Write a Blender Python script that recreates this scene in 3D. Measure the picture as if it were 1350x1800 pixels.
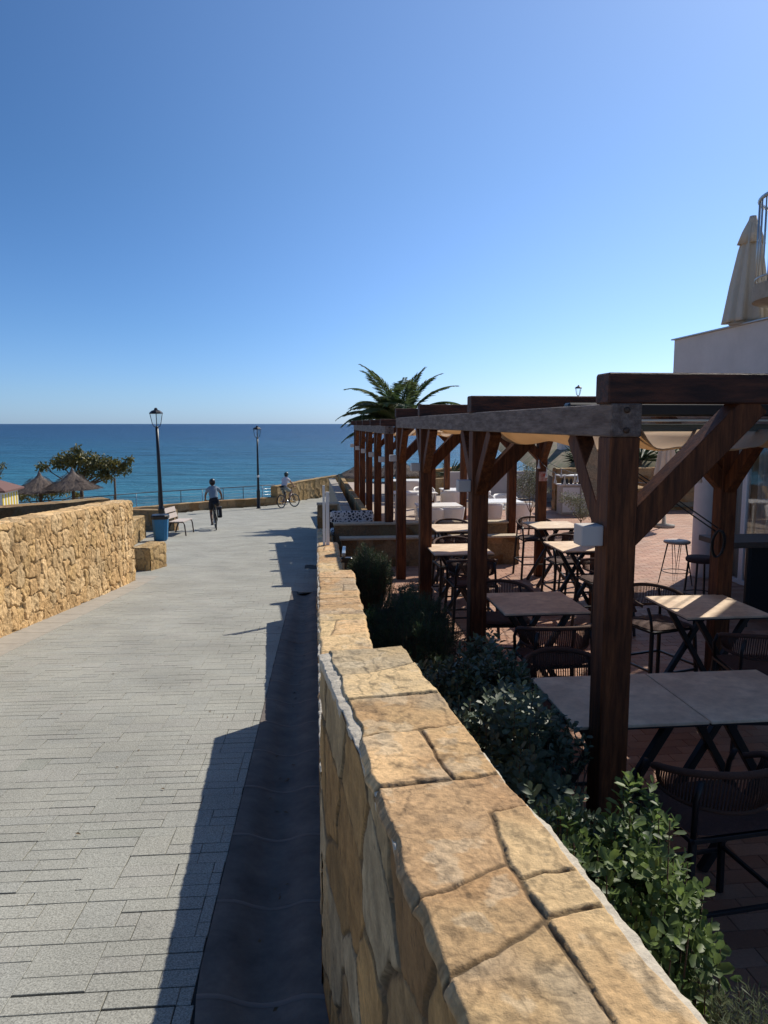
import bpy, math, random
import numpy as np
from mathutils import Vector, Matrix

scene = bpy.context.scene
col = scene.collection
R = math.radians
for o in list(bpy.data.objects):
    bpy.data.objects.remove(o)

# ------------------------------------------------------------------ camera
cam_d = bpy.data.cameras.new("camera")
cam = bpy.data.objects.new("camera", cam_d)
col.objects.link(cam)
cam.location = (0, 0, 1.6)
cam.rotation_euler = (R(90 - 6.8), 0, 0)
cam_d.sensor_fit = 'VERTICAL'
cam_d.sensor_height = 36
cam_d.sensor_width = 36
cam_d.lens = 26.0
cam_d.clip_start = 0.05
cam_d.clip_end = 60000
scene.camera = cam

# ------------------------------------------------------------------ sky and sun
SUN_AZ, SUN_EL = 38.0, 43.5          # degrees clockwise from the view direction (+Y), and up
sun_dir = Vector((math.sin(R(SUN_AZ)) * math.cos(R(SUN_EL)), math.cos(R(SUN_AZ)) * math.cos(R(SUN_EL)), math.sin(R(SUN_EL))))
world = bpy.data.worlds.new("World")
scene.world = world
world.use_nodes = True
wn = world.node_tree
bg = wn.nodes["Background"]
sky = wn.nodes.new("ShaderNodeTexSky")
sky.sky_type = 'NISHITA'
sky.sun_disc = False
sky.sun_elevation = R(SUN_EL)
sky.sun_rotation = R(SUN_AZ)
sky.altitude = 0
sky.air_density = 0.8
sky.dust_density = 0.35
sky.ozone_density = 2.6
# clear sea air: the low sky is pale blue rather than dusty yellow
tcw = wn.nodes.new("ShaderNodeTexCoord"); sxz = wn.nodes.new("ShaderNodeSeparateXYZ"); wn.links.new(tcw.outputs["Generated"], sxz.inputs[0])
crw = wn.nodes.new("ShaderNodeValToRGB"); wn.links.new(sxz.outputs[2], crw.inputs[0])
cre = crw.color_ramp.elements
cre[0].position = 0.0; cre[0].color = (0.56, 0.67, 0.98, 1)
cre[1].position = 1.0; cre[1].color = (0.445, 0.585, 0.69, 1)
for ps, c in ((0.04, (0.56, 0.665, 0.89)), (0.12, (0.51, 0.645, 0.82)), (0.3, (0.465, 0.62, 0.75))):
    k = cre.new(ps); k.color = (*c, 1)
mlw = wn.nodes.new("ShaderNodeMix"); mlw.data_type = 'RGBA'; mlw.blend_type = 'MULTIPLY'; mlw.inputs[0].default_value = 1
wn.links.new(sky.outputs[0], mlw.inputs[6]); wn.links.new(crw.outputs[0], mlw.inputs[7]); 
# the sky brightens and pales towards the sun, which stands just outside the picture at the upper right
dtw = wn.nodes.new("ShaderNodeVectorMath"); dtw.operation = 'DOT_PRODUCT'; wn.links.new(tcw.outputs["Generated"], dtw.inputs[0]); dtw.inputs[1].default_value = sun_dir
mrw = wn.nodes.new("ShaderNodeMapRange"); mrw.interpolation_type = 'SMOOTHSTEP'; mrw.inputs[1].default_value = 0.45; mrw.inputs[2].default_value = 1.0; wn.links.new(dtw.outputs[1], mrw.inputs[0])
glw = wn.nodes.new("ShaderNodeMix"); glw.data_type = 'RGBA'; wn.links.new(mrw.outputs[0], glw.inputs[0]); glw.inputs[6].default_value = (0.72, 0.84, 0.92, 1); glw.inputs[7].default_value = (1.62, 1.44, 1.38, 1)
m2w = wn.nodes.new("ShaderNodeMix"); m2w.data_type = 'RGBA'; m2w.blend_type = 'MULTIPLY'; m2w.inputs[0].default_value = 1
wn.links.new(mlw.outputs[2], m2w.inputs[6]); wn.links.new(glw.outputs[2], m2w.inputs[7]); wn.links.new(m2w.outputs[2], bg.inputs[0])
bg.inputs[1].default_value = 0.15
sd = bpy.data.lights.new("sun", 'SUN')
sd.energy = 4.8
sd.angle = R(0.53)
sd.color = (1.0, 0.93, 0.82)
sun = bpy.data.objects.new("sun", sd)
col.objects.link(sun)
sun.location = (20, 20, 30)
sun.rotation_euler = sun_dir.to_track_quat('Z', 'Y').to_euler()

scene.view_settings.view_transform = 'Standard'
scene.view_settings.look = 'None'
scene.view_settings.gamma = 1.0
scene.view_settings.exposure = 0.0
scene.cycles.max_bounces = 8
scene.cycles.use_denoising = True

rng = np.random.default_rng(7)
random.seed(7)
ALPHA = math.atan(0.106)             # the pergola and terrace run a little to the left of the view
ROW = Vector((-math.sin(ALPHA), math.cos(ALPHA), 0))   # along the pergola
ACR = Vector((math.cos(ALPHA), math.sin(ALPHA), 0))    # across it

# ------------------------------------------------------------------ small numeric helpers
def _hash(ix, iy, seed):
    h = (ix.astype(np.int64) * 374761393 + iy.astype(np.int64) * 668265263 + seed * 974634777) & 0xffffffff
    h = ((h ^ (h >> 13)) * 1274126177) & 0xffffffff
    h = (h ^ (h >> 16)) & 0xffffffff
    return h / 4294967295.0

def vnoise(x, y, seed=0):
    x = np.asarray(x, float); y = np.asarray(y, float)
    ix = np.floor(x); iy = np.floor(y)
    fx = x - ix; fy = y - iy
    fx = fx * fx * (3 - 2 * fx); fy = fy * fy * (3 - 2 * fy)
    a = _hash(ix, iy, seed); b = _hash(ix + 1, iy, seed)
    c = _hash(ix, iy + 1, seed); d = _hash(ix + 1, iy + 1, seed)
    return (a + (b - a) * fx) * (1 - fy) + (c + (d - c) * fx) * fy

def fbm(x, y, seed=0, octs=4):
    s = 0; a = 0.5
    for i in range(octs):
        s = s + a * vnoise(np.asarray(x) * 2 ** i, np.asarray(y) * 2 ** i, seed + i * 17)
        a *= 0.5
    return s / (1 - 0.5 ** octs)

def sstep(x, a, b):
    t = np.clip((x - a) / (b - a), 0, 1)
    return t * t * (3 - 2 * t)

def voro(u, v, seed):
    """cell id hashes and the distance to the cell border, in cell units"""
    iu = np.floor(u); iv = np.floor(v)
    f1 = np.full(u.shape, 9.0); f2 = np.full(u.shape, 9.0)
    c1u = np.zeros(u.shape); c1v = np.zeros(u.shape); px = np.zeros(u.shape); py = np.zeros(u.shape)
    for di in (-1, 0, 1):
        for dj in (-1, 0, 1):
            ci = iu + di; cj = iv + dj
            qx = ci + 0.12 + 0.76 * _hash(ci, cj, seed); qy = cj + 0.12 + 0.76 * _hash(ci, cj, seed + 5)
            d = np.hypot(u - qx, v - qy)
            new = d < f1
            f2 = np.where(new, f1, np.minimum(f2, d))
            c1u = np.where(new, ci, c1u); c1v = np.where(new, cj, c1v)
            px = np.where(new, qx, px); py = np.where(new, qy, py)
            f1 = np.where(new, d, f1)
    return c1u, c1v, f2 - f1, u - px, v - py

def gz(d):
    """height of the promenade at distance d"""
    return 1.6 - np.interp(d, [-6, 0, 11, 15, 19, 23, 27, 32, 37, 60], [1.07, 1.6, 2.57, 2.88, 3.19, 3.5, 3.75, 4.0, 4.15, 4.3])

# ------------------------------------------------------------------ mesh helpers
class MB:
    def __init__(s):
        s.v = []; s.f = []; s.m = []; s.sm = []
    def add(s, vs, fs, mi=0, smooth=False):
        b = len(s.v)
        s.v += [tuple(p) for p in vs]
        s.f += [tuple(i + b for i in f) for f in fs]
        s.m += [mi] * len(fs); s.sm += [smooth] * len(fs)
    def box(s, c, size, rot=None, mi=0):
        hx, hy, hz = size[0] / 2, size[1] / 2, size[2] / 2
        vs = [Vector((x * hx, y * hy, z * hz)) for x in (-1, 1) for y in (-1, 1) for z in (-1, 1)]
        if rot is not None:
            vs = [rot @ v for v in vs]
        c = Vector(c)
        s.add([v + c for v in vs], [(0, 1, 3, 2), (4, 6, 7, 5), (0, 4, 5, 1), (2, 3, 7, 6), (0, 2, 6, 4), (1, 5, 7, 3)], mi)
    def bbox(s, c, size, rotz=0, bev=0.01, mi=0):
        """box with chamfered edges"""
        s.cbeam(Vector(c) - Vector((0, 0, size[2] / 2)), Vector(c) + Vector((0, 0, size[2] / 2)), size[0], size[1], bev, rotz, mi)
    def cbeam(s, p0, p1, w, h, bev=0.008, rotz=None, mi=0, side=None):
        """beam from p0 to p1 with chamfered long edges and ends; w across, h along the other axis"""
        p0 = Vector(p0); p1 = Vector(p1)
        d = (p1 - p0); L = d.length; d.normalize()
        if abs(d.z) > 0.95:
            a = R(0) if rotz is None else rotz
            x = Vector((math.cos(a), math.sin(a), 0)); y = d.cross(x).normalized(); x = y.cross(d).normalized()
        else:
            x = d.cross(Vector((0, 0, 1))).normalized(); y = x.cross(d).normalized()
        if side is not None:
            x = Vector(side).normalized(); x = (x - d * x.dot(d)).normalized(); y = d.cross(x).normalized()
        def ring(t, k):
            a, b = w / 2 - k, h / 2 - k
            c = bev
            pts = [(a - c, -b), (a, -b + c), (a, b - c), (a - c, b), (-a + c, b), (-a, b - c), (-a, -b + c), (-a + c, -b)]
            return [p0 + d * t + x * q[0] + y * q[1] for q in pts]
        vs = ring(0, bev) + ring(bev, 0) + ring(L - bev, 0) + ring(L, bev)
        fs = []
        for r in range(3):
            for i in range(8):
                j = (i + 1) % 8
                fs.append((r * 8 + i, r * 8 + j, r * 8 + 8 + j, r * 8 + 8 + i))
        fs.append(tuple(reversed(range(8)))); fs.append(tuple(range(24, 32)))
        s.add(vs, fs, mi)
    def tube(s, pts, r, seg=8, mi=0, closed=False, smooth=True, flat=1.0):
        pts = [Vector(p) for p in pts]; n = len(pts)
        rs = r if isinstance(r, (list, tuple)) else [r] * n
        t0 = (pts[1] - pts[0]).normalized()
        up = Vector((0, 0, 1)) if abs(t0.z) < 0.9 else Vector((1, 0, 0))
        nx = t0.cross(up).normalized()
        vs = []
        for i, p in enumerate(pts):
            if closed: t = (pts[(i + 1) % n] - pts[i - 1]).normalized()
            elif i == 0: t = t0
            elif i == n - 1: t = (pts[-1] - pts[-2]).normalized()
            else: t = (pts[i + 1] - pts[i - 1]).normalized()
            nx = (nx - t * nx.dot(t)).normalized(); ny = t.cross(nx)
            for k in range(seg):
                a = 2 * math.pi * k / seg
                vs.append(p + (nx * math.cos(a) + ny * math.sin(a) * flat) * rs[i])
        fs = []
        m = n if closed else n - 1
        for i in range(m):
            j = (i + 1) % n
            for k in range(seg):
                l = (k + 1) % seg
                fs.append((i * seg + k, i * seg + l, j * seg + l, j * seg + k))
        if not closed:
            fs.append(tuple(reversed(range(seg)))); fs.append(tuple(range((n - 1) * seg, n * seg)))
        s.add(vs, fs, mi, smooth)
    def lathe(s, prof, c=(0, 0, 0), seg=20, mi=0, smooth=True, wob=None, axis=None):
        c = Vector(c); vs = []; n = len(prof)
        for (r, z) in prof:
            for k in range(seg):
                a = 2 * math.pi * k / seg
                rr = r * (wob(a, z) if wob else 1)
                v = Vector((rr * math.cos(a), rr * math.sin(a), z))
                if axis is not None: v = axis @ v
                vs.append(c + v)
        fs = []
        for i in range(n - 1):
            for k in range(seg):
                l = (k + 1) % seg
                fs.append((i * seg + k, i * seg + l, (i + 1) * seg + l, (i + 1) * seg + k))
        if prof[0][0] > 1e-5: fs.append(tuple(reversed(range(seg))))
        if prof[-1][0] > 1e-5: fs.append(tuple(range((n - 1) * seg, n * seg)))
        s.add(vs, fs, mi, smooth)
    def build(s, name, mats, parent=None, loc=None):
        me = bpy.data.meshes.new(name)
        me.from_pydata(s.v, [], s.f)
        if not isinstance(mats, (list, tuple)): mats = [mats]
        for m in mats: me.materials.append(m)
        me.polygons.foreach_set('material_index', s.m)
        me.polygons.foreach_set('use_smooth', s.sm)
        me.update()
        o = bpy.data.objects.new(name, me)
        col.objects.link(o)
        if parent is not None: o.parent = parent
        if loc is not None: o.location = loc
        return o

def raw(name, verts, faces, mat, parent=None, colors=None, smooth=False, loops=4):
    """mesh from numpy arrays; faces (n, k)"""
    me = bpy.data.meshes.new(name)
    verts = np.asarray(verts, np.float32); faces = np.asarray(faces, np.int32)
    n, k = faces.shape
    me.vertices.add(len(verts)); me.vertices.foreach_set('co', verts.ravel())
    me.loops.add(n * k); me.loops.foreach_set('vertex_index', faces.ravel())
    me.polygons.add(n); me.polygons.foreach_set('loop_start', np.arange(0, n * k, k, dtype=np.int32))
    me.polygons.foreach_set('loop_total', np.full(n, k, np.int32))
    me.polygons.foreach_set('use_smooth', np.full(n, bool(smooth)))
    me.update(calc_edges=True)
    if colors is not None:
        a = me.color_attributes.new('tint', 'FLOAT_COLOR', 'POINT')
        c = np.ones((len(verts), 4), np.float32); c[:, :3] = colors
        a.data.foreach_set('color', c.ravel())
    me.materials.append(mat)
    me.validate()
    o = bpy.data.objects.new(name, me)
    col.objects.link(o)
    if parent is not None: o.parent = parent
    return o

def gridf(nu, nv, base=0):
    i = np.arange(nu - 1)[:, None] * nv + np.arange(nv - 1)[None, :] + base
    return np.stack([i, i + nv, i + nv + 1, i + 1], -1).reshape(-1, 4)

def thing(name, label, cat, loc=(0, 0, 0), rotz=0, group=None):
    o = bpy.data.objects.new(name, None)
    o.empty_display_size = 0.2
    col.objects.link(o)
    o.location = loc; o.rotation_euler = (0, 0, rotz)
    tag(o, label, cat, group)
    return o
def tag(o, label=None, cat=None, group=None, kind=None):
    if label: o['label'] = label
    if cat: o['category'] = cat
    if group: o['group'] = group
    if kind or cat: o['kind'] = kind or 'thing'
    return o
def copy_tree(o, parent=None):
    c = o.copy(); col.objects.link(c); c.parent = parent
    for ch in [x for x in bpy.data.objects if x.parent == o]:
        copy_tree(ch, c)
    return c

# ------------------------------------------------------------------ materials
def mat(name, color=(0.5, 0.5, 0.5), rough=0.7, metal=0.0, var=0.0, vscale=8.0, bump=0.0, bscale=40.0, tint=False,
        spec=0.5, trans=0.0, color2=None, stretch=None, sheen=0.0, alpha=1.0, bdist=0.02):
    m = bpy.data.materials.new(name); m.use_nodes = True
    nt = m.node_tree; N = nt.nodes; L = nt.links
    p = N['Principled BSDF']
    p.inputs['Roughness'].default_value = rough
    p.inputs['Metallic'].default_value = metal
    p.inputs['Specular IOR Level'].default_value = spec
    tc = N.new('ShaderNodeTexCoord'); mp = N.new('ShaderNodeMapping')
    L.new(tc.outputs['Object'], mp.inputs[0])
    if stretch: mp.inputs['Scale'].default_value = stretch
    src = None
    if tint:
        at = N.new('ShaderNodeAttribute'); at.attribute_name = 'tint'; src = at.outputs['Color']
    else:
        rgb = N.new('ShaderNodeRGB'); rgb.outputs[0].default_value = (*color, 1); src = rgb.outputs[0]
    if color2 is not None:
        no = N.new('ShaderNodeTexNoise'); no.inputs['Scale'].default_value = vscale; no.inputs['Detail'].default_value = 6
        L.new(mp.outputs[0], no.inputs['Vector'])
        cr = N.new('ShaderNodeValToRGB'); cr.color_ramp.elements[0].position = 0.38; cr.color_ramp.elements[1].position = 0.62
        L.new(no.outputs[0], cr.inputs[0])
        mx = N.new('ShaderNodeMix'); mx.data_type = 'RGBA'
        L.new(cr.outputs[0], mx.inputs[0]); L.new(src, mx.inputs[6]); mx.inputs[7].default_value = (*color2, 1)
        src = mx.outputs[2]
    if var > 0:
        no = N.new('ShaderNodeTexNoise'); no.inputs['Scale'].default_value = vscale * 2.7; no.inputs['Detail'].default_value = 8
        no.inputs['Roughness'].default_value = 0.7
        L.new(mp.outputs[0], no.inputs['Vector'])
        mr = N.new('ShaderNodeMapRange'); mr.inputs[1].default_value = 0.3; mr.inputs[2].default_value = 0.7
        mr.inputs[3].default_value = 1 - var; mr.inputs[4].default_value = 1 + var
        L.new(no.outputs[0], mr.inputs[0])
        hs = N.new('ShaderNodeHueSaturation'); L.new(mr.outputs[0], hs.inputs['Value']); L.new(src, hs.inputs['Color'])
        src = hs.outputs[0]
    L.new(src, p.inputs['Base Color'])
    if bump > 0:
        nb = N.new('ShaderNodeTexNoise'); nb.inputs['Scale'].default_value = bscale; nb.inputs['Detail'].default_value = 8
        nb.inputs['Roughness'].default_value = 0.65
        L.new(mp.outputs[0], nb.inputs['Vector'])
        b = N.new('ShaderNodeBump'); b.inputs['Strength'].default_value = bump; b.inputs['Distance'].default_value = bdist
        L.new(nb.outputs[0], b.inputs['Height']); L.new(b.outputs[0], p.inputs['Normal'])
    if trans > 0:
        out = N['Material Output']
        tr = N.new('ShaderNodeBsdfTranslucent'); L.new(src, tr.inputs[0])
        ms = N.new('ShaderNodeMixShader'); ms.inputs[0].default_value = trans
        L.new(p.outputs[0], ms.inputs[1]); L.new(tr.outputs[0], ms.inputs[2]); L.new(ms.outputs[0], out.inputs[0])
    return m

M = {}
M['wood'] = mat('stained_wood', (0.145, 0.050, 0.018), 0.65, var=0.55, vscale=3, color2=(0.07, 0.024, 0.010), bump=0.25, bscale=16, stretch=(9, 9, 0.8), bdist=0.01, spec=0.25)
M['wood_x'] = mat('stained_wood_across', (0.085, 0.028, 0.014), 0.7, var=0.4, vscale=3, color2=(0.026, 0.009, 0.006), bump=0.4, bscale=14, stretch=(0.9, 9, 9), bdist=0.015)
M['wood_grey'] = mat('weathered_grey_wood', (0.21, 0.165, 0.14), 0.8, var=0.35, vscale=3, color2=(0.12, 0.085, 0.068), bump=0.6, bscale=14, stretch=(9, 0.9, 9), bdist=0.015)
M['stone'] = mat('rubble_stone', rough=0.92, tint=True, var=0.25, vscale=9, bump=0.8, bscale=30, bdist=0.03, spec=0.2)
M['cap'] = mat('flagstone_cap', rough=0.8, tint=True, var=0.22, vscale=34, bump=0.6, bscale=85, bdist=0.008, spec=0.25)
M['mortar'] = mat('pale_mortar', (0.56, 0.50, 0.40), 0.9, var=0.25, vscale=30, bump=0.6, bscale=60, bdist=0.01, spec=0.2)
M['conc'] = mat('pale_concrete', (0.36, 0.33, 0.28), 0.9, var=0.14, vscale=3, bump=0.3, bscale=40, bdist=0.006, spec=0.2)
M['plaster'] = mat('beige_plaster', (0.40, 0.34, 0.26), 0.9, var=0.15, vscale=3, bump=0.4, bscale=30, bdist=0.01, spec=0.2)
M['white'] = mat('white_plaster', (0.68, 0.61, 0.54), 0.85, var=0.09, vscale=0.8, bump=0.1, bscale=60, bdist=0.004)
M['whitepaint'] = mat('white_painted_metal', (0.78, 0.76, 0.72), 0.45, var=0.04)
M['black'] = mat('black_painted_metal', (0.012, 0.012, 0.014), 0.4, var=0.2, vscale=12, spec=0.5)
M['dark'] = mat('charcoal_metal', (0.014, 0.013, 0.014), 0.45, var=0.15, vscale=10)
M['rope'] = mat('brown_woven_rope', (0.085, 0.042, 0.028), 0.85, var=0.3, vscale=60, bump=0.8, bscale=220, bdist=0.004)
M['seat'] = mat('woven_seat', (0.075, 0.038, 0.030), 0.9, var=0.35, vscale=30, bump=1.0, bscale=150, bdist=0.006)
M['tabletop'] = mat('speckled_stone_tabletop', (0.82, 0.64, 0.45), 0.65, var=0.16, vscale=7, color2=(0.66, 0.49, 0.34), spec=0.2)
M['sand'] = mat('sand', (0.42, 0.34, 0.24), 0.95, var=0.12, vscale=2, bump=0.6, bscale=12)
M['soil'] = mat('planter_soil', (0.05, 0.035, 0.022), 0.95, var=0.4, vscale=20, bump=1.0, bscale=40, bdist=0.03)
M['leaf'] = mat('round_green_leaf', (0.19, 0.27, 0.07), 0.5, var=0.35, vscale=9, color2=(0.07, 0.12, 0.05), trans=0.45)  # bright base for sunlit leaves; darker noise patches put the shade into the colour
M['leaf_dk'] = mat('grey_green_leaf', (0.095, 0.14, 0.075), 0.5, var=0.35, vscale=7, color2=(0.09, 0.12, 0.085), trans=0.22)
M['rosemary'] = mat('needle_leaf', (0.07, 0.115, 0.045), 0.55, var=0.4, vscale=6, color2=(0.035, 0.055, 0.03), trans=0.25)
M['lavender'] = mat('silver_leaf', (0.14, 0.17, 0.10), 0.6, var=0.3, vscale=9, trans=0.3)
M['olive'] = mat('olive_leaf', (0.13, 0.15, 0.075), 0.5, var=0.35, vscale=5, color2=(0.2, 0.2, 0.13), trans=0.3)
M['treeleaf'] = mat('dark_tree_leaf', (0.075, 0.09, 0.03), 0.5, var=0.6, vscale=3, color2=(0.20, 0.17, 0.04), trans=0.3)
M['palm'] = mat('palm_leaf', (0.09, 0.145, 0.05), 0.5, var=0.35, vscale=2, color2=(0.13, 0.16, 0.07), trans=0.35)
M['agave'] = mat('agave_leaf', (0.05, 0.085, 0.045), 0.5, var=0.3, vscale=3, trans=0.1)
M['bark'] = mat('bark', (0.11, 0.075, 0.05), 0.95, var=0.35, vscale=8, bump=1.0, bscale=25, bdist=0.03)
M['thatch'] = mat('brushwood_thatch', (0.27, 0.215, 0.18), 0.95, var=0.6, vscale=9, bump=1.0, bscale=30, stretch=(3, 3, 1), bdist=0.04, color2=(0.12, 0.09, 0.075))
M['canvas'] = mat('beige_canvas', (0.70, 0.52, 0.34), 0.9, var=0.06, vscale=2, trans=0.5)
M['umbrella'] = mat('cream_umbrella_cloth', (0.66, 0.58, 0.46), 0.85, var=0.06, vscale=3, trans=0.15, bump=0.2, bscale=10)
M['blue'] = mat('blue_plastic', (0.010, 0.17, 0.38), 0.45, var=0.12, vscale=5)
M['slat'] = mat('bench_slat_wood', (0.50, 0.42, 0.36), 0.6, var=0.2, vscale=6, stretch=(6, 1, 6))
M['bronze'] = mat('dark_bronze_metal', (0.045, 0.03, 0.028), 0.5)
M['steel_dk'] = mat('rusted_bolt', (0.08, 0.05, 0.035), 0.6, metal=0.5)
M['steel'] = mat('brushed_steel', (0.45, 0.47, 0.48), 0.35, metal=0.9)
M['skin'] = mat('skin', (0.35, 0.19, 0.13), 0.55)
M['skin_dk'] = mat('tanned_skin', (0.17, 0.085, 0.055), 0.55)
M['shirt_b'] = mat('grey_blue_cloth', (0.19, 0.25, 0.31), 0.9, var=0.1)
M['shirt_w'] = mat('white_cloth', (0.62, 0.58, 0.62), 0.9, var=0.06)
M['navy'] = mat('navy_cloth', (0.012, 0.014, 0.022), 0.9)
M['greycloth'] = mat('grey_cloth', (0.24, 0.26, 0.25), 0.9)
M['rubber'] = mat('rubber', (0.012, 0.011, 0.010), 0.7)
M['hair'] = mat('dark_hair', (0.02, 0.013, 0.01), 0.8)
M['lampbox'] = mat('frosted_lamp_box', (0.56, 0.52, 0.48), 0.5)
M['yellow'] = mat('yellow_paint', (0.72, 0.52, 0.03), 0.6)
M['roofbrown'] = mat('brown_roofing', (0.16, 0.075, 0.06), 0.8, var=0.15)
M['curtain'] = mat('pale_curtain', (0.5, 0.47, 0.42), 0.9, trans=0.2)
M['counter'] = mat('dark_oak_counter', (0.10, 0.065, 0.045), 0.5, var=0.3, vscale=5, stretch=(1, 8, 8))

def glassmat(name, col_=(0.95, 0.97, 0.97), rough=0.03, mixf=0.85):
    m = bpy.data.materials.new(name); m.use_nodes = True
    nt = m.node_tree; N = nt.nodes; L = nt.links
    out = N['Material Output']; N.remove(N['Principled BSDF'])
    t = N.new('ShaderNodeBsdfTransparent'); t.inputs[0].default_value = (*col_, 1)
    g = N.new('ShaderNodeBsdfGlossy'); g.inputs['Roughness'].default_value = rough
    fr = N.new('ShaderNodeLayerWeight'); fr.inputs[0].default_value = 0.12
    ms = N.new('ShaderNodeMixShader')
    L.new(fr.outputs[1], ms.inputs[0]); L.new(t.outputs[0], ms.inputs[1]); L.new(g.outputs[0], ms.inputs[2])
    L.new(ms.outputs[0], out.inputs[0])
    return m
M['glass'] = glassmat('clear_glass')

def paver_mat(name, speck=(0.25), vs=260, rough=0.85, bump=0.25):
    m = bpy.data.materials.new(name); m.use_nodes = True
    nt = m.node_tree; N = nt.nodes; L = nt.links
    p = N['Principled BSDF']; p.inputs['Roughness'].default_value = rough; p.inputs['Specular IOR Level'].default_value = 0.3
    at = N.new('ShaderNodeAttribute'); at.attribute_name = 'tint'
    tc = N.new('ShaderNodeTexCoord')
    n1 = N.new('ShaderNodeTexNoise'); n1.inputs['Scale'].default_value = vs; n1.inputs['Detail'].default_value = 3; n1.inputs['Roughness'].default_value = 0.8
    n2 = N.new('ShaderNodeTexNoise'); n2.inputs['Scale'].default_value = 1.3; n2.inputs['Detail'].default_value = 6
    L.new(tc.outputs['Object'], n1.inputs['Vector']); L.new(tc.outputs['Object'], n2.inputs['Vector'])
    a = N.new('ShaderNodeMapRange'); a.inputs[1].default_value = 0.3; a.inputs[2].default_value = 0.7; a.inputs[3].default_value = 1 - speck; a.inputs[4].default_value = 1 + speck
    b = N.new('ShaderNodeMapRange'); b.inputs[1].default_value = 0.3; b.inputs[2].default_value = 0.7; b.inputs[3].default_value = 0.86; b.inputs[4].default_value = 1.12
    L.new(n1.outputs[0], a.inputs[0]); L.new(n2.outputs[0], b.inputs[0])
    mu = N.new('ShaderNodeMath'); mu.operation = 'MULTIPLY'; L.new(a.outputs[0], mu.inputs[0]); L.new(b.outputs[0], mu.inputs[1])
    hs = N.new('ShaderNodeHueSaturation'); L.new(mu.outputs[0], hs.inputs['Value']); L.new(at.outputs['Color'], hs.inputs['Color'])
    L.new(hs.outputs[0], p.inputs['Base Color'])
    bp = N.new('ShaderNodeBump'); bp.inputs['Strength'].default_value = bump; bp.inputs['Distance'].default_value = 0.004
    L.new(n1.outputs[0], bp.inputs['Height']); L.new(bp.outputs[0], p.inputs['Normal'])
    return m
M['paver'] = paver_mat('granite_paver', 0.62, 170, 0.88)
M['tile'] = paver_mat('terracotta_tile', 0.12, 60, 0.7, 0.1)
M['joint'] = mat('dark_joint', (0.035, 0.032, 0.028), 0.95, var=0.2)
M['gutter'] = mat('dark_gutter_concrete', (0.150, 0.122, 0.100), 0.8, var=0.4, vscale=2.2, color2=(0.105, 0.088, 0.075), bump=0.2, bscale=120, bdist=0.003)
M['gutter_joint'] = mat('gutter_joint_mortar', (0.21, 0.175, 0.15), 0.9)

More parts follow.
